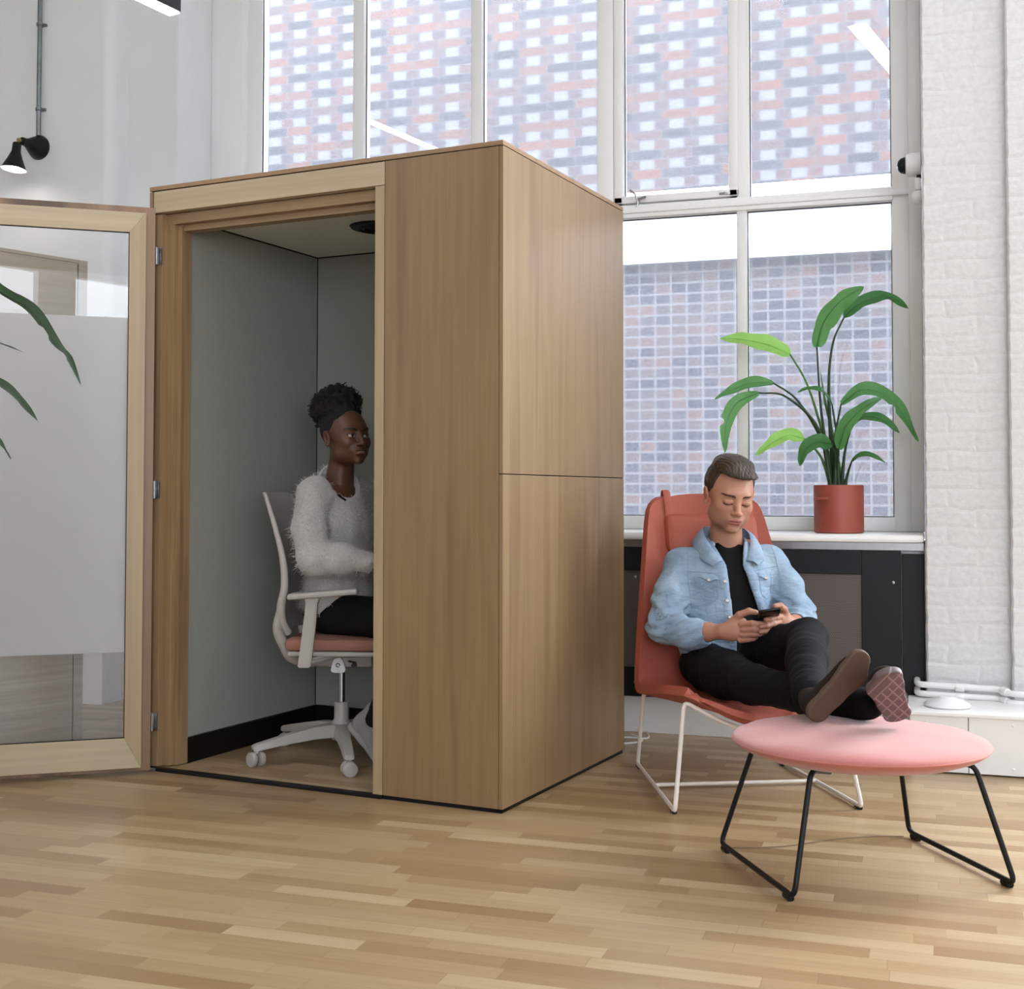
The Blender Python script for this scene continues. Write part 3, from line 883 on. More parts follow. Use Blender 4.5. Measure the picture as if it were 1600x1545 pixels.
pb('black_skirting', MW['black'], [(-1.405, -1.392, 0.12, 0.985, 0.011, 0.108), (-1.392, -0.06, 0.973, 0.985, 0.011, 0.108)], 0.001)
bm = bmesh.new()
VX, VY = -0.81, 0.53
lathe(bm, [(0.001, -0.004), (0.05, -0.004), (0.055, -0.010), (0.075, -0.012), (0.105, -0.008), (0.112, 0.0)], 40, Matrix.Translation((VX, VY, 2.087)))
vent = new_obj('ceiling_vent', bm, MW['black'], booth, True)
bm = bmesh.new()
for k in range(3):
    lathe(bm, [(0.030 + 0.02 * k, -0.001), (0.033 + 0.02 * k, -0.006), (0.037 + 0.02 * k, -0.001)], 32, Matrix.Translation((VX, VY, 2.077)), close=False)
new_obj('louvre', bm, MW['charcoal'], vent, True)
# narrow desk inside, mostly behind the front panel
pb('desk', MW['white_plastic'], [(-0.44, -0.065, 0.12, 0.975, 0.70, 0.725)], 0.004)

# --- the door
DW, DT = 0.955, 0.05
def mitre(name, quad, y0, y1, mat, parent):
    bm = bmesh.new()
    lo = [bm.verts.new((x, y0, z)) for x, z in quad]; hi = [bm.verts.new((x, y1, z)) for x, z in quad]
    n = len(quad)
    for i in range(n):
        bm.faces.new((lo[i], lo[(i + 1) % n], hi[(i + 1) % n], hi[i]))
    bm.faces.new(lo[::-1]); bm.faces.new(hi)
    bmesh.ops.recalc_face_normals(bm, faces=bm.faces)
    bmesh.ops.bevel(bm, geom=list(bm.edges), offset=0.0012, segments=1, affect='EDGES')
    return new_obj(name, bm, mat, parent)
ox0, ox1, oz0, oz1 = 0.022, DW - 0.02, 0.028, 2.080
gx0, gx1, gz0, gz1 = 0.082, DW - 0.08, 0.138, 2.005
bm = bmesh.new()
for b in ((-0.012, 0.030, 0.0, 0.026, 0.012, 2.107), (DW - 0.028, DW, 0.0, 0.026, 0.012, 2.107), (0.030, DW - 0.028, 0.0, 0.026, 2.06, 2.107), (0.030, DW - 0.028, 0.0, 0.026, 0.012, 0.06)):
    box(bm, *b, bev=0.001)
for b in ((0.028, 0.078, 0.004, 0.0255, 0.05, 2.09), (DW - 0.076, DW - 0.026, 0.004, 0.0255, 0.05, 2.09), (0.07, DW - 0.07, 0.004, 0.0255, 2.01, 2.09), (0.07, DW - 0.07, 0.004, 0.0255, 0.03, 0.134)):
    box(bm, *b, bev=0)
door = new_obj('door', bm, MW['lip'], booth)
door.location = (-1.46, -0.03, 0.0)
door.rotation_euler = (0, 0, R(180 + 44))
mitre('stile', [(ox0, oz0), (gx0, gz0), (gx0, gz1), (ox0, oz1)], 0.026, DT, MW['birch_v'], door)
mitre('stile', [(ox1, oz0), (ox1, oz1), (gx1, gz1), (gx1, gz0)], 0.026, DT, MW['birch_v'], door)
mitre('rail', [(ox0, oz1), (gx0, gz1), (gx1, gz1), (ox1, oz1)], 0.026, DT, MW['birch_h'], door)
mitre('rail', [(ox0, oz0), (ox1, oz0), (gx1, gz0), (gx0, gz0)], 0.026, DT, MW['birch_h'], door)
bm = bmesh.new(); box(bm, gx0 - 0.01, gx1 + 0.01, 0.033, 0.039, gz0 - 0.01, gz1 + 0.01)
new_obj('glass', bm, MW['glass'], door)
bm = bmesh.new(); box(bm, gx0 - 0.002, gx1 + 0.002, 0.0392, 0.0402, 0.452, 1.687)
new_obj('frosted_film', bm, MW['film'], door)
bm = bmesh.new()
for b in ((gx0 - 0.002, gx0 + 0.003, 0.0405, 0.044, gz0, gz1), (gx1 - 0.003, gx1 + 0.002, 0.0405, 0.044, gz0, gz1), (gx0, gx1, 0.0405, 0.044, gz0 - 0.002, gz0 + 0.003), (gx0, gx1, 0.0405, 0.044, gz1 - 0.003, gz1 + 0.002)):
    box(bm, *b)
new_obj('glazing_seal', bm, MW['charcoal'], door)
bm = bmesh.new()
tube(bm, fillet([(DW - 0.05, 0.05, 0.95), (DW - 0.05, 0.09, 0.95), (DW - 0.05, 0.09, 1.15), (DW - 0.05, 0.05, 1.15)], 0.02), 0.008, 10)
new_obj('handle', bm, MW['black_metal'], door, True)
for z in (1.935, 1.05, 0.18):
    bm = bmesh.new()
    box(bm, -1.4585, -1.444, 0.0085, 0.0118, z - 0.033, z + 0.033, 0.001)
    tube(bm, [(-1.4635, 0.0, z - 0.033), (-1.4635, 0.0, z + 0.033)], 0.0065, 12)
    box(bm, -1.476, -1.456, 0.0, 0.006, z - 0.033, z + 0.033, 0.001)
    for dz in (-0.02, 0.0, 0.02):
        lathe(bm, [(0.003, 0), (0.003, 0.001), (0.001, 0.0015)], 8, aim((-1.4505 + 0.003 * math.cos(dz * 200), 0.0085, z + dz), (0, -1, 0)))
    new_obj('hinge', bm, MW['steel'], booth, True)
bm = bmesh.new(); box(bm, -1.475, -1.44, -0.012, 0.006, 0.0, 0.012, 0.002)
new_obj('pivot_foot', bm, MW['steel'], booth)

# ================================================================== TALL CABINET BEHIND THE DOOR
cab = thing('tall_cabinet', 'tall grey oak cabinet standing behind the open glass door', 'cabinet', (-3.295, 4.486, 0.0), R(249))
boxes('carcass', MW['cabinet'], [(0.045, 0.62, -0.45, 0.0, 0.03, 1.985)], cab, 0.002)
boxes('end_panel', MW['cabinet'], [(0.0, 0.040, -0.45, 0.004, 0.03, 2.0)], cab, 0.002)
boxes('gap', MW['dark_gap'], [(0.039, 0.046, -0.44, -0.002, 0.035, 1.98)], cab, 0)
boxes('plinth', MW['black'], [(0.02, 0.60, -0.44, -0.02, 0.0, 0.031)], cab, 0)
boxes('top', MW['cabinet'], [(0.044, 0.62, -0.45, 0.002, 1.986, 2.0)], cab, 0.001)

# ================================================================== OFFICE CHAIR (in the booth; x right along the booth front)
BA = R(POD_YAW)
def bw(x, y, z=0.0):
    """point of the booth's own frame in the room"""
    return Vector((C0[0] + x * math.cos(BA) + y * math.sin(BA), C0[1] - x * math.sin(BA) + y * math.cos(BA), z))
HX, HY = -0.935, 0.48
oc = thing('office_chair', 'light grey swivel office chair with pink seat inside the booth', 'office chair', bw(HX, HY, 0.011), -BA)
oc_up = []
def orel(pts):
    return [(x - HX, y - HY, z - 0.011) for x, y, z in pts]
cp_ = MW['chair_plastic']
bm = bmesh.new()
for k in range(5):
    a_ = R(20 + 72 * k)
    ca, sa = math.cos(a_), math.sin(a_)
    w0, w1 = 0.034, 0.021
    sec = []
    for t, zt, zb, w_ in ((0.02, 0.135, 0.085, w0), (0.12, 0.128, 0.083, 0.028), (0.24, 0.105, 0.072, 0.023), (0.345, 0.083, 0.058, w1), (0.36, 0.078, 0.062, w1 * 0.8)):
        sec.append([bm.verts.new((ca * t - sa * s * w_, sa * t + ca * s * w_, z_)) for s, z_ in ((-1, zb), (1, zb), (0.8, zt), (-0.8, zt))])
    for p, q in zip(sec, sec[1:]):
        for i in range(4):
            bm.faces.new((p[i], p[(i + 1) % 4], q[(i + 1) % 4], q[i]))
    bm.faces.new(sec[0][::-1]); bm.faces.new(sec[-1])
    tube(bm, [(ca * 0.345, sa * 0.345, 0.075), (ca * 0.345, sa * 0.345, 0.045)], 0.011, 10)
bmesh.ops.bevel(bm, geom=list(bm.edges), offset=0.003, segments=2, affect='EDGES')
new_obj('star_base', bm, cp_, oc, True)
for k in range(5):
    a_ = R(20 + 72 * k)
    c_ = Vector((math.cos(a_) * 0.345, math.sin(a_) * 0.345, 0.027))
    yaw_ = [0.4, 2.9, 1.9, 1.25, 2.35][k]
    d_ = Vector((math.cos(yaw_), math.sin(yaw_), 0))
    bm = bmesh.new()
    for s in (-1, 1):
        lathe(bm, [(0.001, 0.008), (0.020, 0.008), (0.0265, 0.010), (0.028, 0.014), (0.028, 0.024), (0.0255, 0.028), (0.012, 0.030), (0.001, 0.030)], 24, aim(c_, d_ * s))
    ob = new_obj('castor', bm, MW['chair_plastic'], oc, True)
bm = bmesh.new()
lathe(bm, [(0.001, 0.07), (0.036, 0.07), (0.042, 0.09), (0.04, 0.135), (0.029, 0.15), (0.028, 0.215), (0.001, 0.218)], 24)
new_obj('hub', bm, cp_, oc, True)
bm = bmesh.new(); lathe(bm, [(0.0135, 0.21), (0.0135, 0.36)], 16); new_obj('gas_lift', bm, MW['steel'], oc, True)
bm = bmesh.new()
box(bm, -0.10, 0.13, -0.06, 0.06, 0.355, 0.415, 0.012)
box(bm, -0.06, 0.08, -0.12, 0.12, 0.40, 0.432, 0.008)
mech = new_obj('tilt_mechanism', bm, cp_, oc, True)
bm = bmesh.new()
bm2v = [(-0.030, 0.0), (-0.018, -0.006), (0.018, -0.006), (0.030, 0.0), (0.020, 0.04), (0.0, 0.062), (-0.020, 0.04)]
f0 = [bm.verts.new((x, -0.075, 0.342 + z)) for x, z in bm2v]; f1 = [bm.verts.new((x, -0.055, 0.342 + z)) for x, z in bm2v]
for i in range(7): bm.faces.new((f0[i], f0[(i + 1) % 7], f1[(i + 1) % 7], f1[i]))
bm.faces.new(f0[::-1]); bm.faces.new(f1)
bmesh.ops.recalc_face_normals(bm, faces=bm.faces)
bmesh.ops.bevel(bm, geom=list(bm.edges), offset=0.003, segments=2, affect='EDGES')
kn = new_obj('knob', bm, MW['white_plastic'], mech, True)
bm = bmesh.new()
pts_ = [(0.007 * math.cos(t), -0.0765, 0.366 + 0.007 * math.sin(t)) for t in np.linspace(R(-20), R(300), 14)]
tube(bm, pts_, 0.0016, 6)
new_obj('emblem', bm, MW['charcoal'], mech)
bm = bmesh.new(); tube(bm, [(0.04, -0.06, 0.38), (0.07, -0.10, 0.38), (0.08, -0.17, 0.378)], [0.006, 0.006, 0.012], 10, flat=0.5)
new_obj('lever', bm, MW['charcoal'], mech, True)
# seat
bm = bmesh.new()
box(bm, -0.215, 0.255, -0.235, 0.235, 0.437, 0.487, 0.022)
new_obj('seat_cushion', bm, MW['pink_seat'], oc, True)
bm = bmesh.new()
box(bm, -0.205, 0.25, -0.225, 0.225, 0.418, 0.438, 0.008)
new_obj('seat_pan', bm, cp_, oc, True)
# back shell
def shell(name, rows, mat, parent, th, off=(0, 0, 0), nu=13, sub=1, power=2.0):
    """rows: (edge xyz, centre xyz, half width); swept across along local axis given by 'ax'"""
    bm = bmesh.new()
    grid = []
    for e, c, hw, axd in rows:
        e, c, axd = Vector(e), Vector(c), Vector(axd)
        r_ = []
        for i in range(nu):
            u = -1 + 2 * i / (nu - 1)
            k = abs(u) ** power
            r_.append(bm.verts.new(c.lerp(e, k) + axd * hw * u + Vector(off)))
        grid.append(r_)
    for a, b in zip(grid, grid[1:]):
        for i in range(nu - 1):
            bm.faces.new((a[i], a[i + 1], b[i + 1], b[i]))
    o = new_obj(name, bm, mat, parent, True)
    m = o.modifiers.new('s', 'SOLIDIFY'); m.thickness = th; m.offset = 0
    m = o.modifiers.new('b', 'BEVEL'); m.width = th * 0.4; m.segments = 3; m.limit_method = 'ANGLE'; m.angle_limit = R(50)
    if sub:
        m = o.modifiers.new('u', 'SUBSURF'); m.levels = sub; m.render_levels = sub
    return o
Yx = (0, 1, 0)
prof_b = [(-0.215, 0.50, 0.17), (-0.232, 0.55, 0.20), (-0.232, 0.61, 0.215), (-0.218, 0.68, 0.22), (-0.225, 0.78, 0.222), (-0.250, 0.88, 0.222), (-0.280, 0.97, 0.210), (-0.300, 1.022, 0.195), (-0.305, 1.030, 0.18)]
shell('backrest', [((x, 0, z), (x - 0.035, 0, z), hw, Yx) for x, z, hw in prof_b], cp_, oc, 0.012, nu=15, sub=1)
for s in (-1, 1):
    bm = bmesh.new()
    pts_ = [(x + 0.002, s * (hw + 0.002), z) for x, z, hw in prof_b[:-1]]
    tube(bm, catmull(pts_, 4), [0.015, 0.017, 0.014, 0.010, 0.007], 10)
    new_obj('back_frame', bm, cp_, oc, True)
bm = bmesh.new()
for s in (-1, 1):
    tube(bm, catmull([(-0.232, s * 0.212, 0.60), (-0.248, s * 0.20, 0.52), (-0.228, s * 0.175, 0.455), (-0.20, s * 0.13, 0.40), (-0.12, s * 0.06, 0.382), (-0.06, s * 0.02, 0.385)], 6), [0.014, 0.019, 0.022, 0.022, 0.02], 12)
new_obj('back_support', bm, cp_, oc, True)
for s in (-1, 1):
    bm = bmesh.new()
    sec = []
    for z, x, hx, hy in ((0.385, -0.155, 0.024, 0.012), (0.42, -0.15, 0.024, 0.012), (0.52, -0.138, 0.023, 0.012), (0.62, -0.128, 0.022, 0.012), (0.645, -0.125, 0.03, 0.014)):
        sec.append([bm.verts.new((x + a * hx, s * 0.265 + b * hy, z)) for a, b in ((-1, -1), (1, -1), (1, 1), (-1, 1))])
    for p, q in zip(sec, sec[1:]):
        for i in range(4): bm.faces.new((p[i], p[(i + 1) % 4], q[(i + 1) % 4], q[i]))
    bm.faces.new(sec[0][::-1]); bm.faces.new(sec[-1])
    tube(bm, [(-0.155, s * 0.262, 0.40), (-0.10, s * 0.20, 0.412), (-0.05, s * 0.10, 0.416)], 0.013, 8)
    bmesh.ops.bevel(bm, geom=[e for e in bm.edges if e.calc_length() > 0.02], offset=0.004, segments=2, affect='EDGES')
    ar = new_obj('armrest', bm, cp_, oc, True)
    bm = bmesh.new()
    box(bm, -0.215, 0.045, s * 0.265 - 0.038, s * 0.265 + 0.038, 0.645, 0.668, 0.010)
    for v in bm.verts:
        t = (v.co.x + 0.215) / 0.26
        v.co.z += 0.010 * t - 0.012 * (1 - t) ** 2
        v.co.y = s * 0.265 + (v.co.y - s * 0.265) * (1 - 0.35 * max(0, t - 0.6) / 0.4)
    new_obj('arm_pad', bm, cp_, ar, True)

# the upper part of the chair is swivelled a little into the booth
for ch in oc.children:
    if ch.name.split('.')[0] in ('seat_cushion', 'seat_pan', 'backrest', 'back_frame', 'back_support', 'armrest', 'tilt_mechanism'):
        ch.rotation_euler = (0, 0, R(22))
        ch.location = (0.05 + (0.03 if ch.name.startswith('armrest') else 0), 0, 0) if not ch.name.startswith('tilt') else (0, 0, 0)

# ================================================================== LOUNGE CHAIR (x to its left hand, -y forward)
OC = Vector((-0.632, 4.58, 0)); OA = R(24.2)
lc = thing('lounge_chair', 'salmon upholstered lounge chair on cream rod frame holding the man', 'lounge chair', OC, OA)
Xx = (1, 0, 0)
rows = [((0, -0.315, 0.375), (0, -0.405, 0.292), 0.235, Xx),
        ((0, -0.30, 0.388), (0, -0.39, 0.312), 0.262, Xx),
        ((0, -0.20, 0.380), (0, -0.28, 0.312), 0.283, Xx),
        ((0, -0.02, 0.356), (0, -0.06, 0.300), 0.305, Xx),
        ((0, 0.10, 0.335), (0, 0.11, 0.292), 0.318, Xx),
        ((0, 0.175, 0.326), (0, 0.215, 0.300), 0.324, Xx),
        ((0, 0.205, 0.348), (0, 0.270, 0.350), 0.322, Xx),
        ((0, 0.225, 0.44), (0, 0.305, 0.46), 0.312, Xx),
        ((0, 0.275, 0.58), (0, 0.345, 0.60), 0.292, Xx),
        ((0, 0.345, 0.76), (0, 0.405, 0.775), 0.264, Xx),
        ((0, 0.430, 0.955), (0, 0.470, 0.965), 0.234, Xx),
        ((0, 0.450, 1.003), (0, 0.487, 1.012), 0.218, Xx),
        ((0, 0.458, 1.022), (0, 0.495, 1.032), 0.18, Xx)]
shell('upholstered_shell', rows, MW['salmon_dark'], lc, 0.034, nu=17, sub=1, power=2.2)
bm = bmesh.new()
box(bm, -0.165, 0.20, 0.375, 0.435, 0.815, 0.955, 0.028)
bmesh.ops.subdivide_edges(bm, edges=bm.edges[:], cuts=2, use_grid_fill=True)
for v in bm.verts:
    t = (v.co.z - 0.885) / 0.07
    v.co.y += (v.co.z - 0.885) * 0.40 - 0.012 * (1 - min(1, abs(v.co.x - 0.018) / 0.19) ** 2)
    v.co.z += 0.006 * abs(v.co.x) / 0.18 * t
new_obj('head_cushion', bm, MW['salmon_dark'], lc, True)
for x in (-0.145, 0.18):
    bm = bmesh.new()
    tube(bm, catmull([(x, 0.42, 0.93), (x, 0.43, 0.97), (x, 0.445, 1.015), (x, 0.475, 1.05), (x, 0.505, 1.035), (x, 0.51, 0.98), (x, 0.50, 0.93)], 5), 0.014, 8, flat=0.15, up=(0, -1, 0.3))
    new_obj('strap', bm, MW['salmon_dark'], lc, True)
for s in (-1, 1):
    bm = bmesh.new()
    pts_ = [(s * 0.08, -0.33, 0.268), (s * 0.15, -0.315, 0.292), (s * 0.262, -0.275, 0.352), (s * 0.312, -0.348, 0.012), (s * 0.278, 0.385, 0.012), (s * 0.282, 0.26, 0.30), (s * 0.17, 0.20, 0.285)]
    tube(bm, fillet(pts_, 0.022, 5), 0.0075, 12)
    lg = new_obj('leg_frame', bm, MW['white_rod'], lc, True)
    for y_, ob in ((-0.325, 1), (0.36, 1)):
        bm = bmesh.new()
        x_ = s * (0.312 - (0.034) * (y_ + 0.348) / 0.733)
        tube(bm, [(x_, y_ - 0.015, 0.006), (x_, y_ + 0.028, 0.006)], [0.008, 0.0085, 0.006], 10)
        new_obj('foot_glide', bm, MW['black'], lg, True)
bm = bmesh.new(); tube(bm, [(-0.296, 0.02, 0.014), (0.296, 0.03, 0.014)], 0.007, 10)
new_obj('crossbar', bm, MW['white_rod'], lc, True)

# ================================================================== OTTOMAN
OT = Vector((-0.178, 3.690, 0))
ot = thing('round_ottoman', 'round pink ottoman on black rod legs under the crossed shoes', 'ottoman', OT)
def rim(prof, name, mat, seg=72):
    bm = bmesh.new()
    lathe(bm, prof, seg)
    for v in bm.verts:
        r_ = math.hypot(v.co.x, v.co.y)
        if v.co.z > 0.37 and r_ > 0.02:
            a_ = math.atan2(v.co.y, v.co.x)
            v.co.z += 0.0016 * math.sin(9 * a_ + 2) * (r_ / 0.34) ** 4 + 0.002 * math.sin(3 * a_ + 1) * (r_ / 0.34)
    return new_obj(name, bm, mat, ot, True)
rim([(0.001, 0.3915), (0.06, 0.391), (0.12, 0.390), (0.18, 0.3875), (0.24, 0.384), (0.29, 0.379), (0.32, 0.373), (0.338, 0.366), (0.345, 0.3595), (0.346, 0.356), (0.001, 0.356)][::-1], 'seat_top', MW['ottoman'])
rim([(0.001, 0.300), (0.12, 0.302), (0.22, 0.309), (0.28, 0.320), (0.322, 0.336), (0.340, 0.348), (0.343, 0.3545), (0.001, 0.3555)], 'seat_underside', MW['salmon'])
bm = bmesh.new()
tube(bm, [(0.3455 * math.cos(t), 0.3455 * math.sin(t), 0.3555) for t in np.linspace(0, 2 * PI, 73)], 0.0022, 6, cap=False)
new_obj('seam', bm, MW['salmon'], ot, True)
bm = bmesh.new(); lathe(bm, [(0.001, 0.292), (0.11, 0.292), (0.11, 0.301), (0.001, 0.301)], 24); new_obj('mounting_plate', bm, MW['black_metal'], ot)
def orr(p): return Vector(p) - OT
F_ = {'Lb': (-0.574, 3.791), 'Lf': (-0.322, 3.341), 'Rb': (-0.054, 4.103), 'Rf': (0.216, 3.639)}
T_ = {'Lb': (-0.47, 3.765), 'Lf': (-0.285, 3.42), 'Rb': (-0.085, 3.995), 'Rf': (0.118, 3.650)}
for s in ('L', 'R'):
    b, f = F_[s + 'b'], F_[s + 'f']; tb, tf = T_[s + 'b'], T_[s + 'f']
    ins = Vector((-0.172, 3.69, 0.300))
    def inn(t): 
        q = Vector((t[0], t[1], 0.312)); return q.lerp(ins, 0.35) - Vector((0, 0, 0.006))
    pts_ = [inn(tb), Vector((tb[0], tb[1], 0.322)), Vector((b[0], b[1], 0.016)), Vector((f[0], f[1], 0.016)), Vector((tf[0], tf[1], 0.322)), inn(tf)]
    bm = bmesh.new()
    tube(bm, [p - OT for p in fillet(pts_, 0.03, 6)], 0.0075, 12)
    lg = new_obj('leg_frame', bm, MW['black_metal'], ot, True)
    B_, Fv = Vector((b[0], b[1], 0.008)), Vector((f[0], f[1], 0.008))
    d_ = (Fv - B_).normalized()
    for p0_, p1_ in ((B_ + d_ * 0.02, B_ + d_ * 0.055), (Fv - d_ * 0.055, Fv - d_ * 0.02)):
        bm = bmesh.new(); tube(bm, [p0_ - OT, p1_ - OT], 0.0095, 10)
        new_obj('foot_glide', bm, MW['black'], lg, True)

# ================================================================== PEOPLE
def skin_mat(name, rough=0.5, sss=0.12):
    t = NT(name)
    a = t.n('ShaderNodeAttribute', attribute_name='Col')
    n = t.noise(t.coord(), 180, 3)
    t.base(t.mix(t.math('MULTIPLY', n, 0.18), a.outputs['Color'], t.mix(0.5, a.outputs['Color'], (0.05, 0.02, 0.015, 1))))
    t.rough(rough)
    t.b.inputs['Subsurface Weight'].default_value = sss
    t.b.inputs['Subsurface Radius'].default_value = (0.012, 0.005, 0.003)
    t.b.inputs['Subsurface Scale'].default_value = 1.0
    t.bump(t.noise(t.coord(), 600, 2), 0.05, 0.001)
    return t.m
M_SKIN = skin_mat('fair_skin')
M_SKIN2 = skin_mat('dark_skin', 0.42, 0.05)

def lin(*c): return np.array(srgb(*c)[:3])

def head_field(neck_a, neck_b, neck_r, res=0.0022, female=False, lids=True):
    """head in its own frame: face towards -y, eyes at z = 0"""
    F = Field((-0.10, -0.145, -0.235), (0.10, 0.13, 0.135), res)
    e = F.ell
    F.d = e((0, 0.022, 0.036), (0.0745, 0.094, 0.084))
    F.add(e((0, -0.030, -0.012), (0.062, 0.058, 0.078)), 0.03)
    F.add(e((0, -0.030, -0.060), (0.056 if not female else 0.046, 0.052, 0.046)), 0.03)        # jaw
    for s in (-1, 1):
        F.add(e((s * 0.040, -0.012, -0.066), (0.021 if not female else 0.017, 0.036, 0.023)), 0.03)                       # jaw corner
        F.add(e((s * 0.039, -0.058, -0.024), (0.018, 0.016, 0.016)), 0.026)                      # cheekbone
    F.add(e((0, -0.076, -0.097), (0.022 if not female else 0.017, 0.015, 0.014)), 0.026)        # chin
    F.add(e((0, -0.077, 0.026), (0.040, 0.012, 0.012)), 0.02)                                    # brow
    for s in (-1, 1):                                                                            # eye sockets
        F.cut(e((s * 0.031, -0.099, 0.001), (0.019, 0.016, 0.0125)), 0.018)
    F.add(F.cone((0, -0.083, 0.010), (0, -0.106, -0.030), 0.0075, 0.0098), 0.014)               # nose
    F.add(e((0, -0.105, -0.0335), (0.0095 if not female else 0.0105, 0.0095, 0.008)), 0.008)
    for s in (-1, 1):
        F.add(e((s * 0.0125, -0.0965, -0.036), (0.0068 if not female else 0.0085, 0.009, 0.0062)), 0.007)
        F.cut(e((s * 0.0065, -0.104, -0.0432), (0.0032, 0.005, 0.003)), 0.003)                   # nostril
    F.add(e((0, -0.079, -0.062), (0.026, 0.017, 0.020)), 0.018)                                  # muzzle
    up = e((0, -0.0925, -0.0605), (0.024, 0.0065, 0.0042)); lo_ = e((0, -0.0912, -0.0703), (0.020, 0.0072, 0.0052))
    if female:
        up = e((0, -0.095, -0.0590), (0.023, 0.010, 0.0068)); lo_ = e((0, -0.094, -0.0725), (0.020, 0.011, 0.0085))
    F.add(up, 0.005); F.add(lo_, 0.004)
    F.cut(e((0, -0.101, -0.0655), (0.021, 0.005, 0.0011)), 0.003)                                # mouth line
    F.cut(e((0, -0.098, -0.0825), (0.016, 0.006, 0.004)), 0.010)
    ey = []
    for s in (-1, 1):
        c = (s * 0.0305, -0.0760, -0.002)
        ball = e(c, (0.0135, 0.0125, 0.0122))
        F.add(ball, 0.004)
        ey.append(c)
        if lids:      # heavy lowered upper lid
            F.add(e((s * 0.0305, -0.0795, 0.002), (0.0170, 0.0118, 0.0098)), 0.005)
        else:
            F.add(np.maximum(e((c[0], c[1], c[2]), (0.0155, 0.0145, 0.0140)), 0.0035 - (F.Z - c[2]) - 0.0), 0.002)
            F.add(np.maximum(e((c[0], c[1], c[2]), (0.0150, 0.0138, 0.0135)), (F.Z - c[2]) + 0.0060), 0.002)
    for s in (-1, 1):                                                                            # ears
        er = e((s * 0.0765, 0.012, -0.006), (0.0075, 0.0185, 0.031), (0, s * 14, -s * 22 * 0 ))
        F.add(er, 0.006)
        F.cut(e((s * 0.0835, 0.008, -0.002), (0.0048, 0.0105, 0.018), (0, s * 14, 0)), 0.005)
        F.add(e((s * 0.0775, 0.006, -0.031), (0.0055, 0.008, 0.0085)), 0.005)
    # neck
    na, nb = Vector(neck_a), Vector(neck_b)
    F.add(F.cone(na, nb, neck_r[0], neck_r[1]), 0.028)
    V, Q = F.mesh()
    return F, V, Q, ey

def ell_pt(P, c, r):
    q = (P - np.array(c)) / np.array(r)
    return np.sqrt((q ** 2).sum(1))

def to_frame(V, M):
    M = np.array(M)
    return V @ M[:3, :3].T + M[:3, 3]

# ------------------------------------------------------------------ THE MAN
man = thing('person', 'man in light denim jacket looking down at phone, feet up on ottoman', 'person', OC, OA)
HM = Matrix.Translation((0.020, 0.160, 1.030)) @ Euler((R(17), R(5), R(4))).to_matrix().to_4x4() @ Matrix.Diagonal((1.12, 1.08, 1.06, 1))
HMI = HM.inverted()
na = HMI @ Vector((0.020, 0.205, 0.955)); nb = HMI @ Vector((0.028, 0.250, 0.80))
Fh, V, Q, eyes = head_field(na, nb, (0.049, 0.060))
skin = lin(198, 144, 120)
Cc = np.tile(skin, (len(V), 1))
def blend(mask, c, k=1.0):
    m = np.clip(mask, 0, 1)[:, None] * k
    Cc[:] = Cc * (1 - m) + np.array(c) * m
for s in (-1, 1):
    blend(1.6 - ell_pt(V, (s * 0.042, -0.07, -0.03), (0.024, 0.03, 0.022)) * 1.2, lin(192, 122, 102), 0.4)
    blend(1.5 - ell_pt(V, (s * 0.08, 0.012, -0.006), (0.012, 0.02, 0.032)) * 1.0, lin(206, 120, 104), 0.6)
blend(1.6 - ell_pt(V, (0, -0.11, -0.033), (0.018, 0.02, 0.014)) * 1.2, lin(194, 120, 102), 0.45)
stb = np.clip((-0.045 - V[:, 2]) / 0.02, 0, 1) * np.clip((0.03 - V[:, 1]) / 0.03, 0, 1) * np.clip((V[:, 2] + 0.135) / 0.02, 0, 1)
blend(stb, lin(150, 108, 90), 0.35)
blend(4 * (1.12 - ell_pt(V, (0, -0.094, -0.0600), (0.024, 0.010, 0.0050))), lin(178, 98, 92), 0.9)
blend(4 * (1.12 - ell_pt(V, (0, -0.093, -0.0710), (0.020, 0.010, 0.0062))), lin(186, 104, 98), 0.9)
blend(4 * (1.1 - ell_pt(V, (0, -0.097, -0.0655), (0.0235, 0.012, 0.0014))), lin(90, 40, 38), 0.9)
for s in (-1, 1):
    # brow hair, arched outwards
    bx = (s * V[:, 0] - 0.012) / 0.040
    bz = 0.0205 + 0.0035 * np.sin(np.clip(bx, 0, 1) * 2.6)
    wd = 0.0046 * (1 - 0.5 * np.clip(bx, 0, 1))
    m = (np.abs(V[:, 2] - bz) < wd) & (bx > 0) & (bx < 1) & (V[:, 1] < -0.03)
    Cc[m] = lin(78, 54, 42)
    # lash line under the lowered lid
    lz = -0.0062 - 0.0012 * np.cos((s * V[:, 0] - 0.0305) / 0.014 * 1.5)
    m = (np.abs(V[:, 2] - lz) < 0.0021) & (np.abs(s * V[:, 0] - 0.0305) < 0.0155) & (V[:, 1] < -0.06)
    Cc[m] = lin(48, 30, 26)
    blend(3 * (1.25 - ell_pt(V, (s * 0.0305, -0.088, 0.012), (0.018, 0.014, 0.004))), lin(176, 118, 98), 0.55)  # shade of the upper lid crease, painted into the skin colour
Vh = to_frame(V, HM)
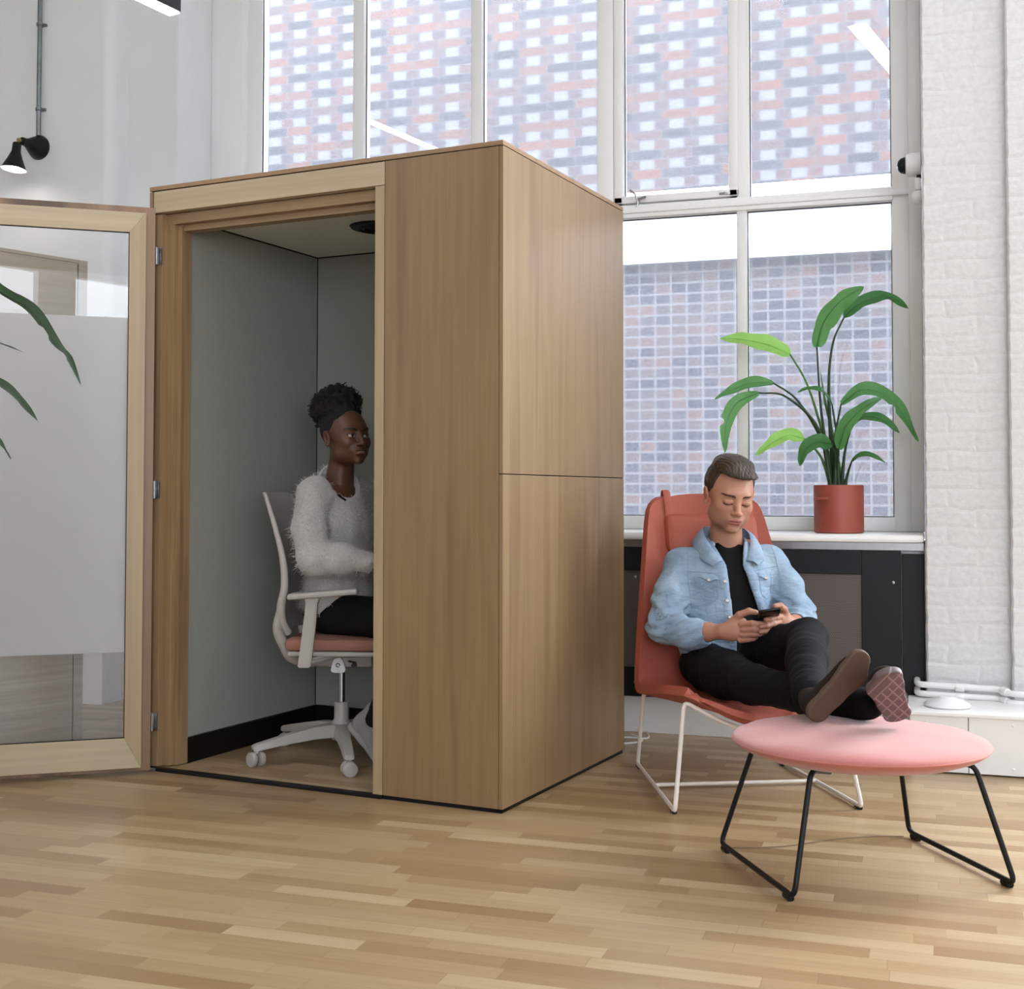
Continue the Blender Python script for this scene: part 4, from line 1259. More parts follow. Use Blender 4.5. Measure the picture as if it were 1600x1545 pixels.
# hands: fields in the chair frame
def hand_field(lo, hi, parts, res=0.0023):
    F = Field(lo, hi, res)
    for kind, a in parts:
        if kind == 'c':
            pts, rads, k = a
            if k < 0:                    # finger: its own chain, then a small-radius weld
                G = np.full(F.d.shape, 9.0, np.float32)
                for p, q, ra, rb in zip(pts, pts[1:], rads, rads[1:]):
                    dd = F.cone(p, q, ra, rb)
                    h = np.maximum(0.004 - np.abs(G - dd), 0) / 0.004
                    G = np.minimum(G, dd) - h * h * 0.001
                F.add(G, -k)
            else:
                F.chain(pts, rads, k)
        else:
            c, r, rot, k = a
            F.add(F.ell(c, r, rot), k)
    return F.mesh()
PHC = Vector((0.066, -0.150, 0.622))
# his right hand (left in the photo)
hr = [('c', ([(-0.175, 0.045, 0.548), (-0.115, -0.02, 0.552), (-0.075, -0.06, 0.557)], [0.034, 0.030, 0.026], 0.02)),
      ('e', ((-0.042, -0.088, 0.562), (0.047, 0.021, 0.036), (0, -6, -22), 0.02)),
      ('e', ((-0.020, -0.085, 0.585), (0.030, 0.018, 0.020), (0, -30, -20), 0.015)),
      ('c', ([(-0.018, -0.112, 0.588), (0.012, -0.133, 0.592), (0.042, -0.140, 0.590), (0.068, -0.132, 0.590)], [0.0112, 0.0102, 0.0094, 0.0080], -0.007)),
      ('c', ([(-0.012, -0.116, 0.568), (0.018, -0.137, 0.572), (0.046, -0.140, 0.572), (0.064, -0.130, 0.574)], [0.0112, 0.0100, 0.0092, 0.0080], -0.006)),
      ('c', ([(-0.014, -0.113, 0.549), (0.014, -0.132, 0.553), (0.038, -0.134, 0.555), (0.054, -0.124, 0.558)], [0.0105, 0.0095, 0.0088, 0.0078], -0.006)),
      ('c', ([(-0.022, -0.106, 0.531), (0.002, -0.120, 0.535), (0.022, -0.120, 0.538), (0.034, -0.112, 0.541)], [0.0095, 0.0086, 0.0080, 0.0070], -0.006)),
      ('c', ([(-0.045, -0.080, 0.590), (-0.022, -0.098, 0.618), (0.008, -0.112, 0.632), (0.030, -0.118, 0.628)], [0.0145, 0.0125, 0.0115, 0.0095], -0.010))]
# his left hand (right in the photo)
hl = [('c', ([(0.245, 0.03, 0.578), (0.200, -0.025, 0.578), (0.172, -0.055, 0.582)], [0.033, 0.029, 0.026], 0.02)),
      ('e', ((0.142, -0.085, 0.590), (0.044, 0.021, 0.033), (0, 4, 26), 0.02)),
      ('c', ([(0.120, -0.108, 0.612), (0.096, -0.132, 0.612), (0.072, -0.146, 0.606), (0.056, -0.150, 0.606)], [0.0110, 0.0102, 0.0094, 0.0080], -0.007)),
      ('c', ([(0.112, -0.112, 0.594), (0.086, -0.140, 0.590), (0.058, -0.154, 0.585), (0.036, -0.156, 0.582)], [0.0110, 0.0100, 0.0092, 0.0078], -0.006)),
      ('c', ([(0.110, -0.110, 0.577), (0.084, -0.136, 0.571), (0.056, -0.150, 0.566), (0.036, -0.152, 0.564)], [0.0104, 0.0094, 0.0086, 0.0076], -0.006)),
      ('c', ([(0.114, -0.104, 0.561), (0.092, -0.124, 0.556), (0.070, -0.136, 0.552), (0.054, -0.138, 0.550)], [0.0094, 0.0084, 0.0078, 0.0068], -0.006)),
      ('c', ([(0.150, -0.078, 0.612), (0.138, -0.098, 0.636), (0.118, -0.116, 0.650), (0.096, -0.126, 0.650)], [0.0140, 0.0120, 0.0112, 0.0092], -0.010))]
Vr, Qr = hand_field((-0.23, -0.17, 0.50), (0.085, 0.09, 0.66), hr)
Vl, Ql = hand_field((0.02, -0.18, 0.52), (0.30, 0.08, 0.675), hl)
hand_c = lin(192, 136, 112)
def hand_colors(V):
    c = np.tile(hand_c, (len(V), 1))
    return c
# hidden body under the clothes
Fb = Field((-0.32, -1.0, 0.34), (0.36, 0.36, 0.86), 0.012)
Fb.add(Fb.ell((0.0, 0.16, 0.50), (0.14, 0.10, 0.13)), 0.05)
Fb.add(Fb.ell((0.02, 0.20, 0.69), (0.15, 0.09, 0.15)), 0.06)
Fb.chain([(-0.145, 0.22, 0.76), (-0.220, 0.12, 0.57), (-0.15, 0.02, 0.547)], [0.040, 0.030, 0.024], 0.03)
Fb.chain([(0.18, 0.22, 0.77), (0.260, 0.13, 0.60), (0.225, 0.02, 0.577)], [0.040, 0.030, 0.024], 0.03)
Fb.chain([(-0.09, 0.10, 0.43), (-0.055, -0.34, 0.42), (0.10, -0.86, 0.432)], [0.060, 0.030, 0.022], 0.03)
Fb.chain([(0.09, 0.10, 0.43), (0.14, -0.33, 0.575), (-0.03, -0.79, 0.455)], [0.060, 0.030, 0.022], 0.03)
Vb, Qb = Fb.mesh()
off = 0; VV = []; QQ = []; CCc = []
for v_, q_, c_ in ((Vh, Q, Cc), (Vr, Qr, hand_colors(Vr)), (Vl, Ql, hand_colors(Vl)), (Vb, Qb, np.tile(skin, (len(Vb), 1)))):
    VV.append(v_); QQ.append(q_ + off); CCc.append(c_); off += len(v_)
np_mesh('body', np.concatenate(VV), np.concatenate(QQ), M_SKIN, man, np.concatenate(CCc))

# hair
def hair_mat(name, c1, c2, sc=(160, 40, 160)):
    t = NT(name)
    n = t.noise(t.mapping(t.coord(), sc), 1.0, 3, 0.6)
    t.base(t.mix(n, c1, c2)); t.rough(0.5)
    t.bump(n, 0.6, 0.004)
    return t.m
F = Field((-0.10, -0.12, -0.11), (0.10, 0.135, 0.16), 0.0022)
F.d = F.ell((0, 0.026, 0.040), (0.0800, 0.0965, 0.0875))
F.add(F.ell((0.0, -0.030, 0.097), (0.056, 0.056, 0.030), (12, 0, 0)), 0.03)
F.add(F.ell((0.0, 0.02, 0.108), (0.060, 0.07, 0.028)), 0.03)
F.add(F.ell((0.034, -0.058, 0.088), (0.030, 0.026, 0.018), (0, 12, 0)), 0.015)
st = 0.6 * np.sin(F.X * 520 + 9 * np.sin(F.Y * 45 + 1) + 4 * np.sin(F.Z * 70 + 20 * F.X)) + 0.5 * np.sin(F.X * 290 - 7 * np.sin(F.Y * 60 + F.X * 40)) * np.clip((F.Z - 0.03) / 0.05, 0, 1)
F.d += 0.0011 * st + 0.0020 * wob(F.X, F.Y, F.Z, 110, 2)
front = 0.001 * np.sin(F.X * 300)
hl_y = -0.024 - 0.100 * np.clip((F.Z - 0.074 - 3.0 * F.X ** 2 + 0.08 * F.X + front) / 0.014, 0, 1)
F.cut((F.Y - hl_y), 0.006)
low = np.where(F.Y < 0.0, 0.0, np.where(F.Y < 0.035, 0.022, -0.070)).astype(np.float32)
low = -0.012 + np.clip((F.Y - 0.002) / 0.006, 0, 1) * 0.034 - np.clip((F.Y - 0.028) / 0.012, 0, 1) * 0.095
F.cut(F.Z - low, 0.004)
Vx, Qx = F.mesh()
hair = np_mesh('hair', to_frame(Vx, HM), Qx, hair_mat('brown_hair', srgb(38, 28, 22), srgb(74, 56, 41)), man)

# t-shirt
M_BLACK = plain('black_cotton', srgb(13, 13, 15), 0.9, noise_amt=0.15, bump=0.1, bscale=500)
def man_torso(F, g=0.0, arms=True):
    F.d = F.ell((0.0, 0.15, 0.50), (0.150 + g, 0.118 + g, 0.13 + g))
    F.add(F.ell((0.005, 0.165, 0.60), (0.150 + g, 0.112 + g, 0.15 + g)), 0.05)
    F.add(F.ell((0.018, 0.195, 0.71), (0.170 + g, 0.110 + g, 0.130 + g)), 0.06)
    F.add(F.cone((-0.135, 0.225, 0.775), (0.175, 0.225, 0.785), 0.052 + g, 0.052 + g), 0.05)
    F.add(F.cone((0.022, 0.235, 0.79), (0.022, 0.222, 0.855), 0.078 + g, 0.060 + g), 0.05)
F = Field((-0.22, 0.02, 0.44), (0.25, 0.33, 0.93), 0.006)
man_torso(F, -0.012)
F.cut(0.865 - 0.9 * (0.16 - F.Y) * 1.0 - F.Z, 0.004)
F.cut(F.ell((0.022, 0.12, 0.872), (0.060, 0.085, 0.045)), 0.006)
Vx, Qx = F.mesh()
np_mesh('t_shirt', Vx, Qx, M_BLACK, man)

# denim jacket
def denim_mat():
    t = NT('washed_denim')
    v = t.coord()
    n = t.noise(v, 9, 4, 0.6)
    c = t.ramp(n, [(0.3, srgb(104, 132, 162)), (0.5, srgb(128, 156, 184)), (0.72, srgb(160, 184, 206))])
    tw = t.noise(t.mapping(v, (900, 900, 300), rot=(0.3, 0.5, 0.7)), 1.0, 2)
    c = t.mix(t.math('MULTIPLY', tw, 0.35), c, srgb(206, 220, 232))
    t.base(c); t.rough(0.85)
    b1 = t.noise(t.mapping(v, (1, 1, 2.4), rot=(0.2, 0.3, 0)), 16, 3, 0.5, 0.6)
    t.bump(t.math('ADD', b1, t.math('MULTIPLY', tw, 0.05)), 0.8, 0.014)
    return t.m
M_DENIM = denim_mat()
M_STITCH = plain('denim_stitching', srgb(134, 162, 190), 0.9)
F = Field((-0.345, -0.11, 0.40), (0.375, 0.36, 0.935), 0.0052)
man_torso(F, 0.008)
F.add(F.ell((-0.01, 0.13, 0.475), (0.165, 0.125, 0.07)), 0.04)
F.chain([(-0.150, 0.215, 0.770), (-0.200, 0.165, 0.665), (-0.238, 0.112, 0.558), (-0.165, 0.030, 0.540), (-0.112, -0.022, 0.550)], [0.064, 0.061, 0.056, 0.052, 0.041], 0.035)
F.chain([(0.190, 0.215, 0.778), (0.236, 0.170, 0.69), (0.266, 0.118, 0.598), (0.234, 0.035, 0.580), (0.202, -0.022, 0.578)], [0.062, 0.057, 0.052, 0.047, 0.039], 0.035)
arm = np.clip(np.minimum(np.abs(F.X - 0.02) - 0.13, 0.06) / 0.06, 0, 1)
elb = np.exp(-((F.Z - 0.58) / 0.09) ** 2)
F.d += (0.0045 * np.sin(F.Z * 150 + 55 * np.abs(F.X - 0.02) + 3 * np.sin(F.Y * 30)) * elb * arm
        + 0.0030 * wob(F.X, F.Y, F.Z * 1.6, 48, 1.0) + 0.0016 * wob(F.X, F.Y, F.Z, 120, 4.0)
        + 0.004 * np.sin(F.Z * 95 + 40 * F.X) * np.exp(-((F.Z - 0.52) / 0.06) ** 2) * (1 - arm))
body_d = F.d.copy()
F.d = np.maximum(F.d, -(F.d + 0.010))
zz = F.Z
xl = np.interp(zz, [0.40, 0.60, 0.70, 0.78, 0.83, 0.87, 0.93], [0.004, -0.002, -0.010, -0.012, -0.030, -0.046, -0.06]).astype(np.float32)
xr = np.interp(zz, [0.40, 0.60, 0.70, 0.78, 0.83, 0.87, 0.93], [0.118, 0.104, 0.070, 0.050, 0.062, 0.085, 0.11]).astype(np.float32)
slot = np.maximum(np.maximum(xl - F.X, F.X - xr), F.Y - 0.17)
F.cut(slot, 0.004)
F.cut(0.872 + (F.Y - 0.2) * 0.20 - F.Z, 0.004)        # open neck
F.cut(F.ell((0.022, 0.200, 0.90), (0.072, 0.075, 0.075)), 0.006)
F.cut(F.Z - (0.425 + 0.10 * (0.16 - F.Y) * 0), 0.004)  # hem
# cuffs
F.cut(F.cone((-0.094, -0.040, 0.553), (-0.02, -0.115, 0.565), 0.046, 0.07), 0.004)
F.cut(F.cone((0.187, -0.040, 0.579), (0.12, -0.11, 0.59), 0.044, 0.06), 0.004)
F.cut(F.cone((-0.15, 0.02, 0.545), (-0.02, -0.115, 0.565), 0.029, 0.033), 0.003)
F.cut(F.cone((0.225, 0.02, 0.578), (0.12, -0.11, 0.59), 0.028, 0.032), 0.003)
Vj, Qj = F.mesh()
jacket = np_mesh('jacket', Vj, Qj, M_DENIM, man)
bvh = BVHTree.FromPolygons([Vector(v) for v in Vj], [list(map(int, q)) for q in Qj])
def onj(x, z, lift=0.0):
    h = bvh.ray_cast(Vector((x, -0.6, z)), Vector((0, 1, 0)))
    if h[0] is None or h[0].y > 0.25:
        h2 = bvh.find_nearest(Vector((x, 0.08, z)))
        return h2[0] + h2[1] * lift
    return h[0] + Vector((h[1].x * 0.4, -abs(h[1].y) - 0.2, h[1].z * 0.4)).normalized() * lift
def patch(name, rows, th, mat, parent, nu=8, nv=6, lift=0.0):
    """small slab lying on the jacket front; rows of (left xz, right xz)"""
    bm = bmesh.new()
    up_, dn_ = [], []
    rr = len(rows) - 1
    for j in range(nv + 1):
        t = j / nv * rr; i0 = min(int(t), rr - 1); f = t - i0
        L = Vector(rows[i0][0]).lerp(Vector(rows[i0 + 1][0]), f); Rr = Vector(rows[i0][1]).lerp(Vector(rows[i0 + 1][1]), f)
        u_, d_ = [], []
        for i in range(nu + 1):
            q = L.lerp(Rr, i / nu)
            edge = 0.35 if (i in (0, nu) or j in (0, nv)) else 1.0
            u_.append(bm.verts.new(onj(q.x, q.y, lift + th * edge))); d_.append(bm.verts.new(onj(q.x, q.y, -0.002)))
        up_.append(u_); dn_.append(d_)
    for j in range(nv):
        for i in range(nu):
            bm.faces.new((up_[j][i], up_[j][i + 1], up_[j + 1][i + 1], up_[j + 1][i]))
            bm.faces.new((dn_[j][i], dn_[j + 1][i], dn_[j + 1][i + 1], dn_[j][i + 1]))
    for g in ((up_[0], dn_[0]), (up_[-1], dn_[-1]), ([r_[0] for r_ in up_], [r_[0] for r_ in dn_]), ([r_[-1] for r_ in up_], [r_[-1] for r_ in dn_])):
        for i in range(len(g[0]) - 1):
            bm.faces.new((g[0][i], g[0][i + 1], g[1][i + 1], g[1][i]))
    bmesh.ops.recalc_face_normals(bm, faces=bm.faces)
    return new_obj(name, bm, mat, parent, True)
def seam(bm_, pts, r_=0.0010, lift=0.0006):
    bm = bmesh.new()
    out = []
    for a, b in zip(pts, pts[1:]):
        for k in range(8):
            t = k / 8
            out.append(onj(a[0] + (b[0] - a[0]) * t, a[1] + (b[1] - a[1]) * t, lift))
    out.append(onj(pts[-1][0], pts[-1][1], lift))
    tube(bm, out, r_, 6)
    new_obj('seam', bm, M_STITCH, jacket, True)
# pocket flaps with a point, pockets as seams, front plackets
patch('pocket_flap', [((-0.112, 0.748), (-0.052, 0.742)), ((-0.110, 0.735), (-0.050, 0.729)), ((-0.094, 0.728), (-0.064, 0.724)), ((-0.083, 0.719), (-0.079, 0.7185))], 0.006, M_DENIM, jacket)
patch('pocket_flap', [((0.106, 0.752), (0.166, 0.762)), ((0.104, 0.738), (0.166, 0.748)), ((0.120, 0.731), (0.152, 0.737)), ((0.134, 0.724), (0.138, 0.7245))], 0.006, M_DENIM, jacket)
patch('placket', [((-0.048, 0.79), (-0.016, 0.79)), ((-0.042, 0.70), (-0.014, 0.70)), ((-0.036, 0.60), (-0.006, 0.60)), ((-0.026, 0.50), (0.002, 0.50))], 0.004, M_DENIM, jacket, nu=4, nv=14)
patch('placket', [((0.054, 0.79), (0.082, 0.79)), ((0.074, 0.70), (0.102, 0.70)), ((0.106, 0.62), (0.130, 0.62))], 0.004, M_DENIM, jacket, nu=4, nv=12)
seam(0, [(-0.110, 0.735), (-0.106, 0.665), (-0.082, 0.645), (-0.054, 0.662), (-0.052, 0.728)])
seam(0, [(-0.096, 0.725), (-0.092, 0.60), (-0.085, 0.50)]); seam(0, [(-0.066, 0.722), (-0.062, 0.60), (-0.056, 0.50)])
seam(0, [(0.108, 0.74), (0.112, 0.675), (0.137, 0.655), (0.158, 0.675), (0.164, 0.748)])
seam(0, [(-0.150, 0.756), (-0.02, 0.748)]); seam(0, [(0.088, 0.757), (0.196, 0.773)])
seam(0, [(-0.138, 0.83), (-0.146, 0.74), (-0.142, 0.66)]); seam(0, [(0.182, 0.84), (0.196, 0.75), (0.192, 0.67)])
def collar(name, pts_in, pts_out, parent):
    """thick folded collar leaf between an inner (neck) line and an outer line"""
    bm = bmesh.new()
    A = catmull(pts_in, 6); B = catmull(pts_out, 6)
    n = 5; up_, dn_ = [], []
    for a, b in zip(A, B):
        u_, d_ = [], []
        for i in range(n + 1):
            t = i / n
            p = a.lerp(b, t) + Vector((0, -0.008 * math.sin(PI * t), 0.010 * math.sin(PI * t)))
            u_.append(bm.verts.new(p)); d_.append(bm.verts.new(p + Vector((0, 0.006, -0.003))))
        up_.append(u_); dn_.append(d_)
    for j in range(len(A) - 1):
        for i in range(n):
            bm.faces.new((up_[j][i], up_[j][i + 1], up_[j + 1][i + 1], up_[j + 1][i]))
            bm.faces.new((dn_[j][i], dn_[j + 1][i], dn_[j + 1][i + 1], dn_[j][i + 1]))
    for g in ((up_[0], dn_[0]), (up_[-1], dn_[-1]), ([r_[0] for r_ in up_], [r_[0] for r_ in dn_]), ([r_[-1] for r_ in up_], [r_[-1] for r_ in dn_])):
        for i in range(len(g[0]) - 1):
            bm.faces.new((g[0][i], g[0][i + 1], g[1][i + 1], g[1][i]))
    bmesh.ops.recalc_face_normals(bm, faces=bm.faces)
    o = new_obj(name, bm, M_DENIM, parent, True)
    m = o.modifiers.new('u', 'SUBSURF'); m.levels = 1; m.render_levels = 1
    return o
collar('collar', [(0.022, 0.305, 0.915), (-0.040, 0.275, 0.915), (-0.062, 0.215, 0.895), (-0.050, 0.150, 0.845), (-0.016, 0.108, 0.792)],
       [(0.022, 0.320, 0.865), (-0.072, 0.290, 0.868), (-0.104, 0.220, 0.852), (-0.096, 0.135, 0.800), (-0.062, 0.092, 0.774)], jacket)
collar('collar', [(0.022, 0.305, 0.915), (0.084, 0.275, 0.915), (0.106, 0.215, 0.893), (0.092, 0.150, 0.845), (0.056, 0.108, 0.792)],
       [(0.022, 0.320, 0.865), (0.116, 0.290, 0.868), (0.148, 0.220, 0.852), (0.142, 0.135, 0.802), (0.108, 0.092, 0.776)], jacket)
M_BTN = plain('pewter_button', srgb(206, 208, 210), 0.3, 0.8)
for x, z in ((-0.080, 0.7265), (0.136, 0.7315), (-0.027, 0.722), (-0.024, 0.655), (-0.018, 0.598)):
    p = onj(x, z, 0.007)
    bm = bmesh.new(); lathe(bm, [(0.0005, -0.002), (0.0068, -0.001), (0.0068, 0.0015), (0.005, 0.003), (0.0035, 0.002), (0.0005, 0.0022)], 16, aim(p, (0, -1, 0.35)))
    new_obj('button', bm, M_BTN, jacket, True)

# trousers
def pants_mat():
    t = NT('black_denim')
    v = t.coord()
    n = t.noise(v, 12, 3)
    t.base(t.mix(n, srgb(6, 7, 9), srgb(14, 15, 21))); t.rough(0.85)
    t.b.inputs['Specular IOR Level'].default_value = 0.2
    t.bump(t.noise(t.mapping(v, (1, 2.5, 1)), 22, 3, 0.5, 0.8), 0.5, 0.01)
    return t.m
M_PANTS = pants_mat()
F = Field((-0.22, -0.97, 0.325), (0.27, 0.29, 0.70), 0.0062)
F.d = F.ell((0.0, 0.12, 0.43), (0.165, 0.115, 0.098))
def leg_(pts, rads):
    G = np.full(F.d.shape, 9.0, np.float32)
    for p, q, ra, rb in zip(pts, pts[1:], rads, rads[1:]):
        dd = F.cone(p, q, ra, rb); h = np.maximum(0.03 - np.abs(G - dd), 0) / 0.03
        G = np.minimum(G, dd) - h * h * 0.0075
    return G
LA = leg_([(-0.088, 0.10, 0.420), (-0.072, -0.12, 0.415), (-0.050, -0.340, 0.415), (0.045, -0.60, 0.418), (0.115, -0.900, 0.438)], [0.090, 0.080, 0.062, 0.056, 0.046])
LB = leg_([(0.088, 0.10, 0.430), (0.120, -0.12, 0.500), (0.142, -0.315, 0.560), (0.058, -0.55, 0.520), (-0.028, -0.82, 0.455)], [0.090, 0.080, 0.064, 0.060, 0.050])
kn_ = lambda c, w_: np.exp(-((F.Y - c) / w_) ** 2)
wr = 0.0026 * np.sin(F.Y * 110 + 40 * F.Z + 30 * F.X + 3.0 * wob(F.X, F.Y, F.Z, 40, 7)) * (0.5 + 0.5 * wob(F.X, F.Y, F.Z, 25, 9)) * (kn_(-0.68, 0.12) + 0.5 * kn_(-0.32, 0.08)) + 0.0028 * wob(F.X, F.Y * 1.5, F.Z, 50, 3) + 0.003 * np.sin(F.X * 80 - F.Y * 60) * kn_(0.05, 0.08)
F.add(LA, 0.03); F.add(LB, 0.012)
F.d += wr
Vx, Qx = F.mesh()
np_mesh('trousers', Vx, Qx, M_PANTS, man)

# shoes
def shoe(name, M, sole_mat, upper_mat, parent, left=1):
    F = Field((-0.07, -0.02, -0.005), (0.07, 0.30, 0.15), 0.0032)
    def out(r_extra=0.0):
        a = F.cone((0.004 * left, 0.040, 0), (0.0, 0.105, 0), 0.0345 + r_extra, 0.031 + r_extra)
        b = F.cone((0.0, 0.105, 0), (-0.003 * left, 0.195, 0), 0.031 + r_extra, 0.0455 + r_extra)
        c = F.cone((-0.003 * left, 0.195, 0), (0.010 * left, 0.238, 0), 0.0455 + r_extra, 0.034 + r_extra)
        return a, b, c
    # planar outline: drop z
    Z = F.Z; F.Z = np.zeros_like(Z)
    a, b, c = out()
    g = np.minimum(np.minimum(a, b), c)
    h = np.maximum(0.02 - np.abs(a - b), 0) / 0.02
    g = np.minimum(g, np.minimum(a, b) - h * h * 0.005)
    F.Z = Z
    sole = np.maximum(g, np.abs(Z - 0.012) - 0.012)
    h = np.maximum(0.006 - np.abs(g - (np.abs(Z - 0.012) - 0.012)), 0) / 0.006
    sole = sole + h * h * 0.0015
    F.d = sole
    Vs, Qs = F.mesh()
    s_ = np_mesh(name, to_frame(Vs, M), Qs, sole_mat, parent)
    F.d = F.ell((0.0, 0.185, 0.026), (0.043, 0.075, 0.036))
    F.add(F.ell((0.002 * left, 0.095, 0.042), (0.034, 0.075, 0.045)), 0.03)
    F.add(F.ell((0.003 * left, 0.040, 0.050), (0.034, 0.036, 0.052)), 0.02)
    F.add(F.cone((0.0, 0.050, 0.06), (0.0, 0.045, 0.125), 0.036, 0.038), 0.02)
    F.cut(F.Z - 0.018, 0.002)
    F.cut(F.cone((0.0, 0.05, 0.135), (0.0, 0.045, 0.175), 0.030, 0.034), 0.004)
    Vs, Qs = F.mesh()
    np_mesh('upper', to_frame(Vs, M), Qs, upper_mat, s_)
    return s_
def frame_from(heel, toe, normal_out):
    """shoe matrix: +y heel to toe, -z out of the sole"""
    y = (Vector(toe) - Vector(heel)).normalized()
    z = -Vector(normal_out); z = (z - y * z.dot(y)).normalized()
    x = y.cross(z)
    M = Matrix((x, y, z)).transposed().to_4x4()
    M.translation = Vector(heel)
    return M
def sole_mat(name, c1, c2, tread):
    t = NT(name)
    v = t.coord('Object')
    n = t.noise(v, 30, 3)
    c = t.mix(n, c1, c2)
    if tread:
        x, y, z = t.sep(v)
        d1 = t.math('FRACT', t.math('MULTIPLY', t.math('ADD', t.math('MULTIPLY', x, 0.7), z), 42.0))
        d2 = t.math('FRACT', t.math('MULTIPLY', t.math('SUBTRACT', t.math('MULTIPLY', x, 1.2), t.math('MULTIPLY', z, 0.6)), 26.0))
        g1 = t.math('LESS_THAN', d1, 0.22); g2 = t.math('LESS_THAN', d2, 0.16)
        g = t.math('MAXIMUM', t.math('MULTIPLY', g1, t.math('GREATER_THAN', t.noise(v, 14, 1), 0.5)), g2)
        c = t.mix(t.math('MULTIPLY', g, 0.6), c, srgb(176, 160, 164))
        t.bump(g, -0.4, 0.004)
    t.base(c); t.rough(0.55)
    return t.m
M_SOLE_A = sole_mat('dark_gum_sole', srgb(84, 62, 48), srgb(100, 78, 62), False)
M_SOLE_B = sole_mat('worn_patterned_sole', srgb(98, 84, 84), srgb(118, 104, 104), True)
M_SHOE = plain('dark_brown_suede', srgb(40, 31, 26), 0.9, noise_amt=0.1, bump=0.2, bscale=300)
SC = Matrix.Diagonal((0.96, 0.92, 0.92, 1))
MA = frame_from((-0.062, -0.930, 0.3945), (0.083, -0.970, 0.575), (0.10, -1.0, -0.12)) @ SC
MB = frame_from((0.158, -1.010, 0.404), (0.078, -1.130, 0.515), (0.02, -0.7, -0.75)) @ Matrix.Diagonal((1.12, 0.95, 0.92, 1))
sa = shoe('shoe', MA, M_SOLE_A, M_SHOE, man, 1); sa['label'] = 'dark plain-soled shoe, crossed over the other'
sb = shoe('shoe', MB, M_SOLE_B, M_SHOE, man, -1); sb['label'] = 'shoe showing a pale patterned worn sole'

# phone: held, so a thing of its own
ph = thing('smartphone', 'black smartphone held in the hands of the man in the denim jacket', 'phone', (0, 0, 0))
PM = Matrix.Translation(OC) @ Matrix.Rotation(OA, 4, 'Z') @ Matrix.Translation(PHC) @ Euler((R(-19), R(-8), R(-12))).to_matrix().to_4x4()
ph.matrix_world = PM
bm = bmesh.new(); box(bm, -0.0365, 0.0365, -0.074, 0.074, -0.004, 0.004, 0.0035)
new_obj('case', bm, MW['black'], ph, True)
bm = bmesh.new(); box(bm, -0.033, 0.033, -0.069, 0.069, 0.0038, 0.0044, 0)
new_obj('screen', bm, plain('dark_screen', srgb(30, 32, 38), 0.1), ph)

# ------------------------------------------------------------------ THE WOMAN (booth frame, shifted so the empty is under her)
WO = (-0.93, 0.46)
wo = thing('person', 'woman with curly updo in fluffy white sweater sitting inside the booth', 'person', bw(WO[0], WO[1], 0.011), -BA)
def wr_(V):
    V = np.array(V, float); V[:, 0] -= WO[0]; V[:, 1] -= WO[1]; V[:, 2] -= 0.011
    return V
HW_ = Matrix.Translation((-0.882, 0.425, 1.254)) @ Euler((R(-3), R(0), R(66)), 'XYZ').to_matrix().to_4x4() @ Matrix.Diagonal((1.08, 1.06, 0.99, 1))
HWI = HW_.inverted()
Fw, V, Q, eyes = head_field(HWI @ Vector((-0.915, 0.445, 1.19)), HWI @ Vector((-0.945, 0.465, 1.03)), (0.043, 0.056), 0.0024, True, False)
sk2 = lin(98, 62, 46)
Cc = np.tile(sk2, (len(V), 1))
blend(4 * (1.1 - ell_pt(V, (0, -0.097, -0.059), (0.024, 0.012, 0.007))), lin(96, 48, 44), 0.8)
blend(4 * (1.1 - ell_pt(V, (0, -0.096, -0.0725), (0.021, 0.013, 0.0088))), lin(120, 62, 56), 0.8)
blend(4 * (1.1 - ell_pt(V, (0, -0.101, -0.0655), (0.018, 0.012, 0.0015))), lin(222, 212, 204), 0.9)
for s in (-1, 1):
    blend(1.6 - ell_pt(V, (s * 0.042, -0.07, -0.02), (0.02, 0.03, 0.018)) * 1.2, lin(128, 82, 60), 0.5)
    bx = (s * V[:, 0] - 0.012) / 0.040
    bz = 0.0195 + 0.0080 * np.sin(np.clip(bx, 0, 1) * 2.5) - 0.002
    m = (np.abs(V[:, 2] - bz) < 0.0034) & (bx > 0) & (bx < 1) & (V[:, 1] < -0.03)
    Cc[m] = lin(18, 12, 10)
    c = np.array((s * 0.0305, -0.0760, -0.002))
    rr_ = np.sqrt((((V - c) / np.array((0.0135, 0.0125, 0.0122))) ** 2).sum(1))
    open_ = (rr_ < 1.10) & (V[:, 2] < 0.0022) & (V[:, 2] > -0.0062) & (V[:, 1] < -0.08)
    Cc[open_] = lin(190, 182, 174)
    iris = open_ & ((V[:, 0] - (c[0] - 0.0010)) ** 2 + (V[:, 2] + 0.001) ** 2 < 0.0056 ** 2)
    Cc[iris] = lin(24, 14, 10)
    m = (np.abs(V[:, 2] - 0.0038) < 0.0015) & (np.abs(V[:, 0] - c[0]) < 0.016) & (V[:, 1] < -0.06)
    Cc[m] = lin(12, 8, 7)
Vh = to_frame(V, HW_)
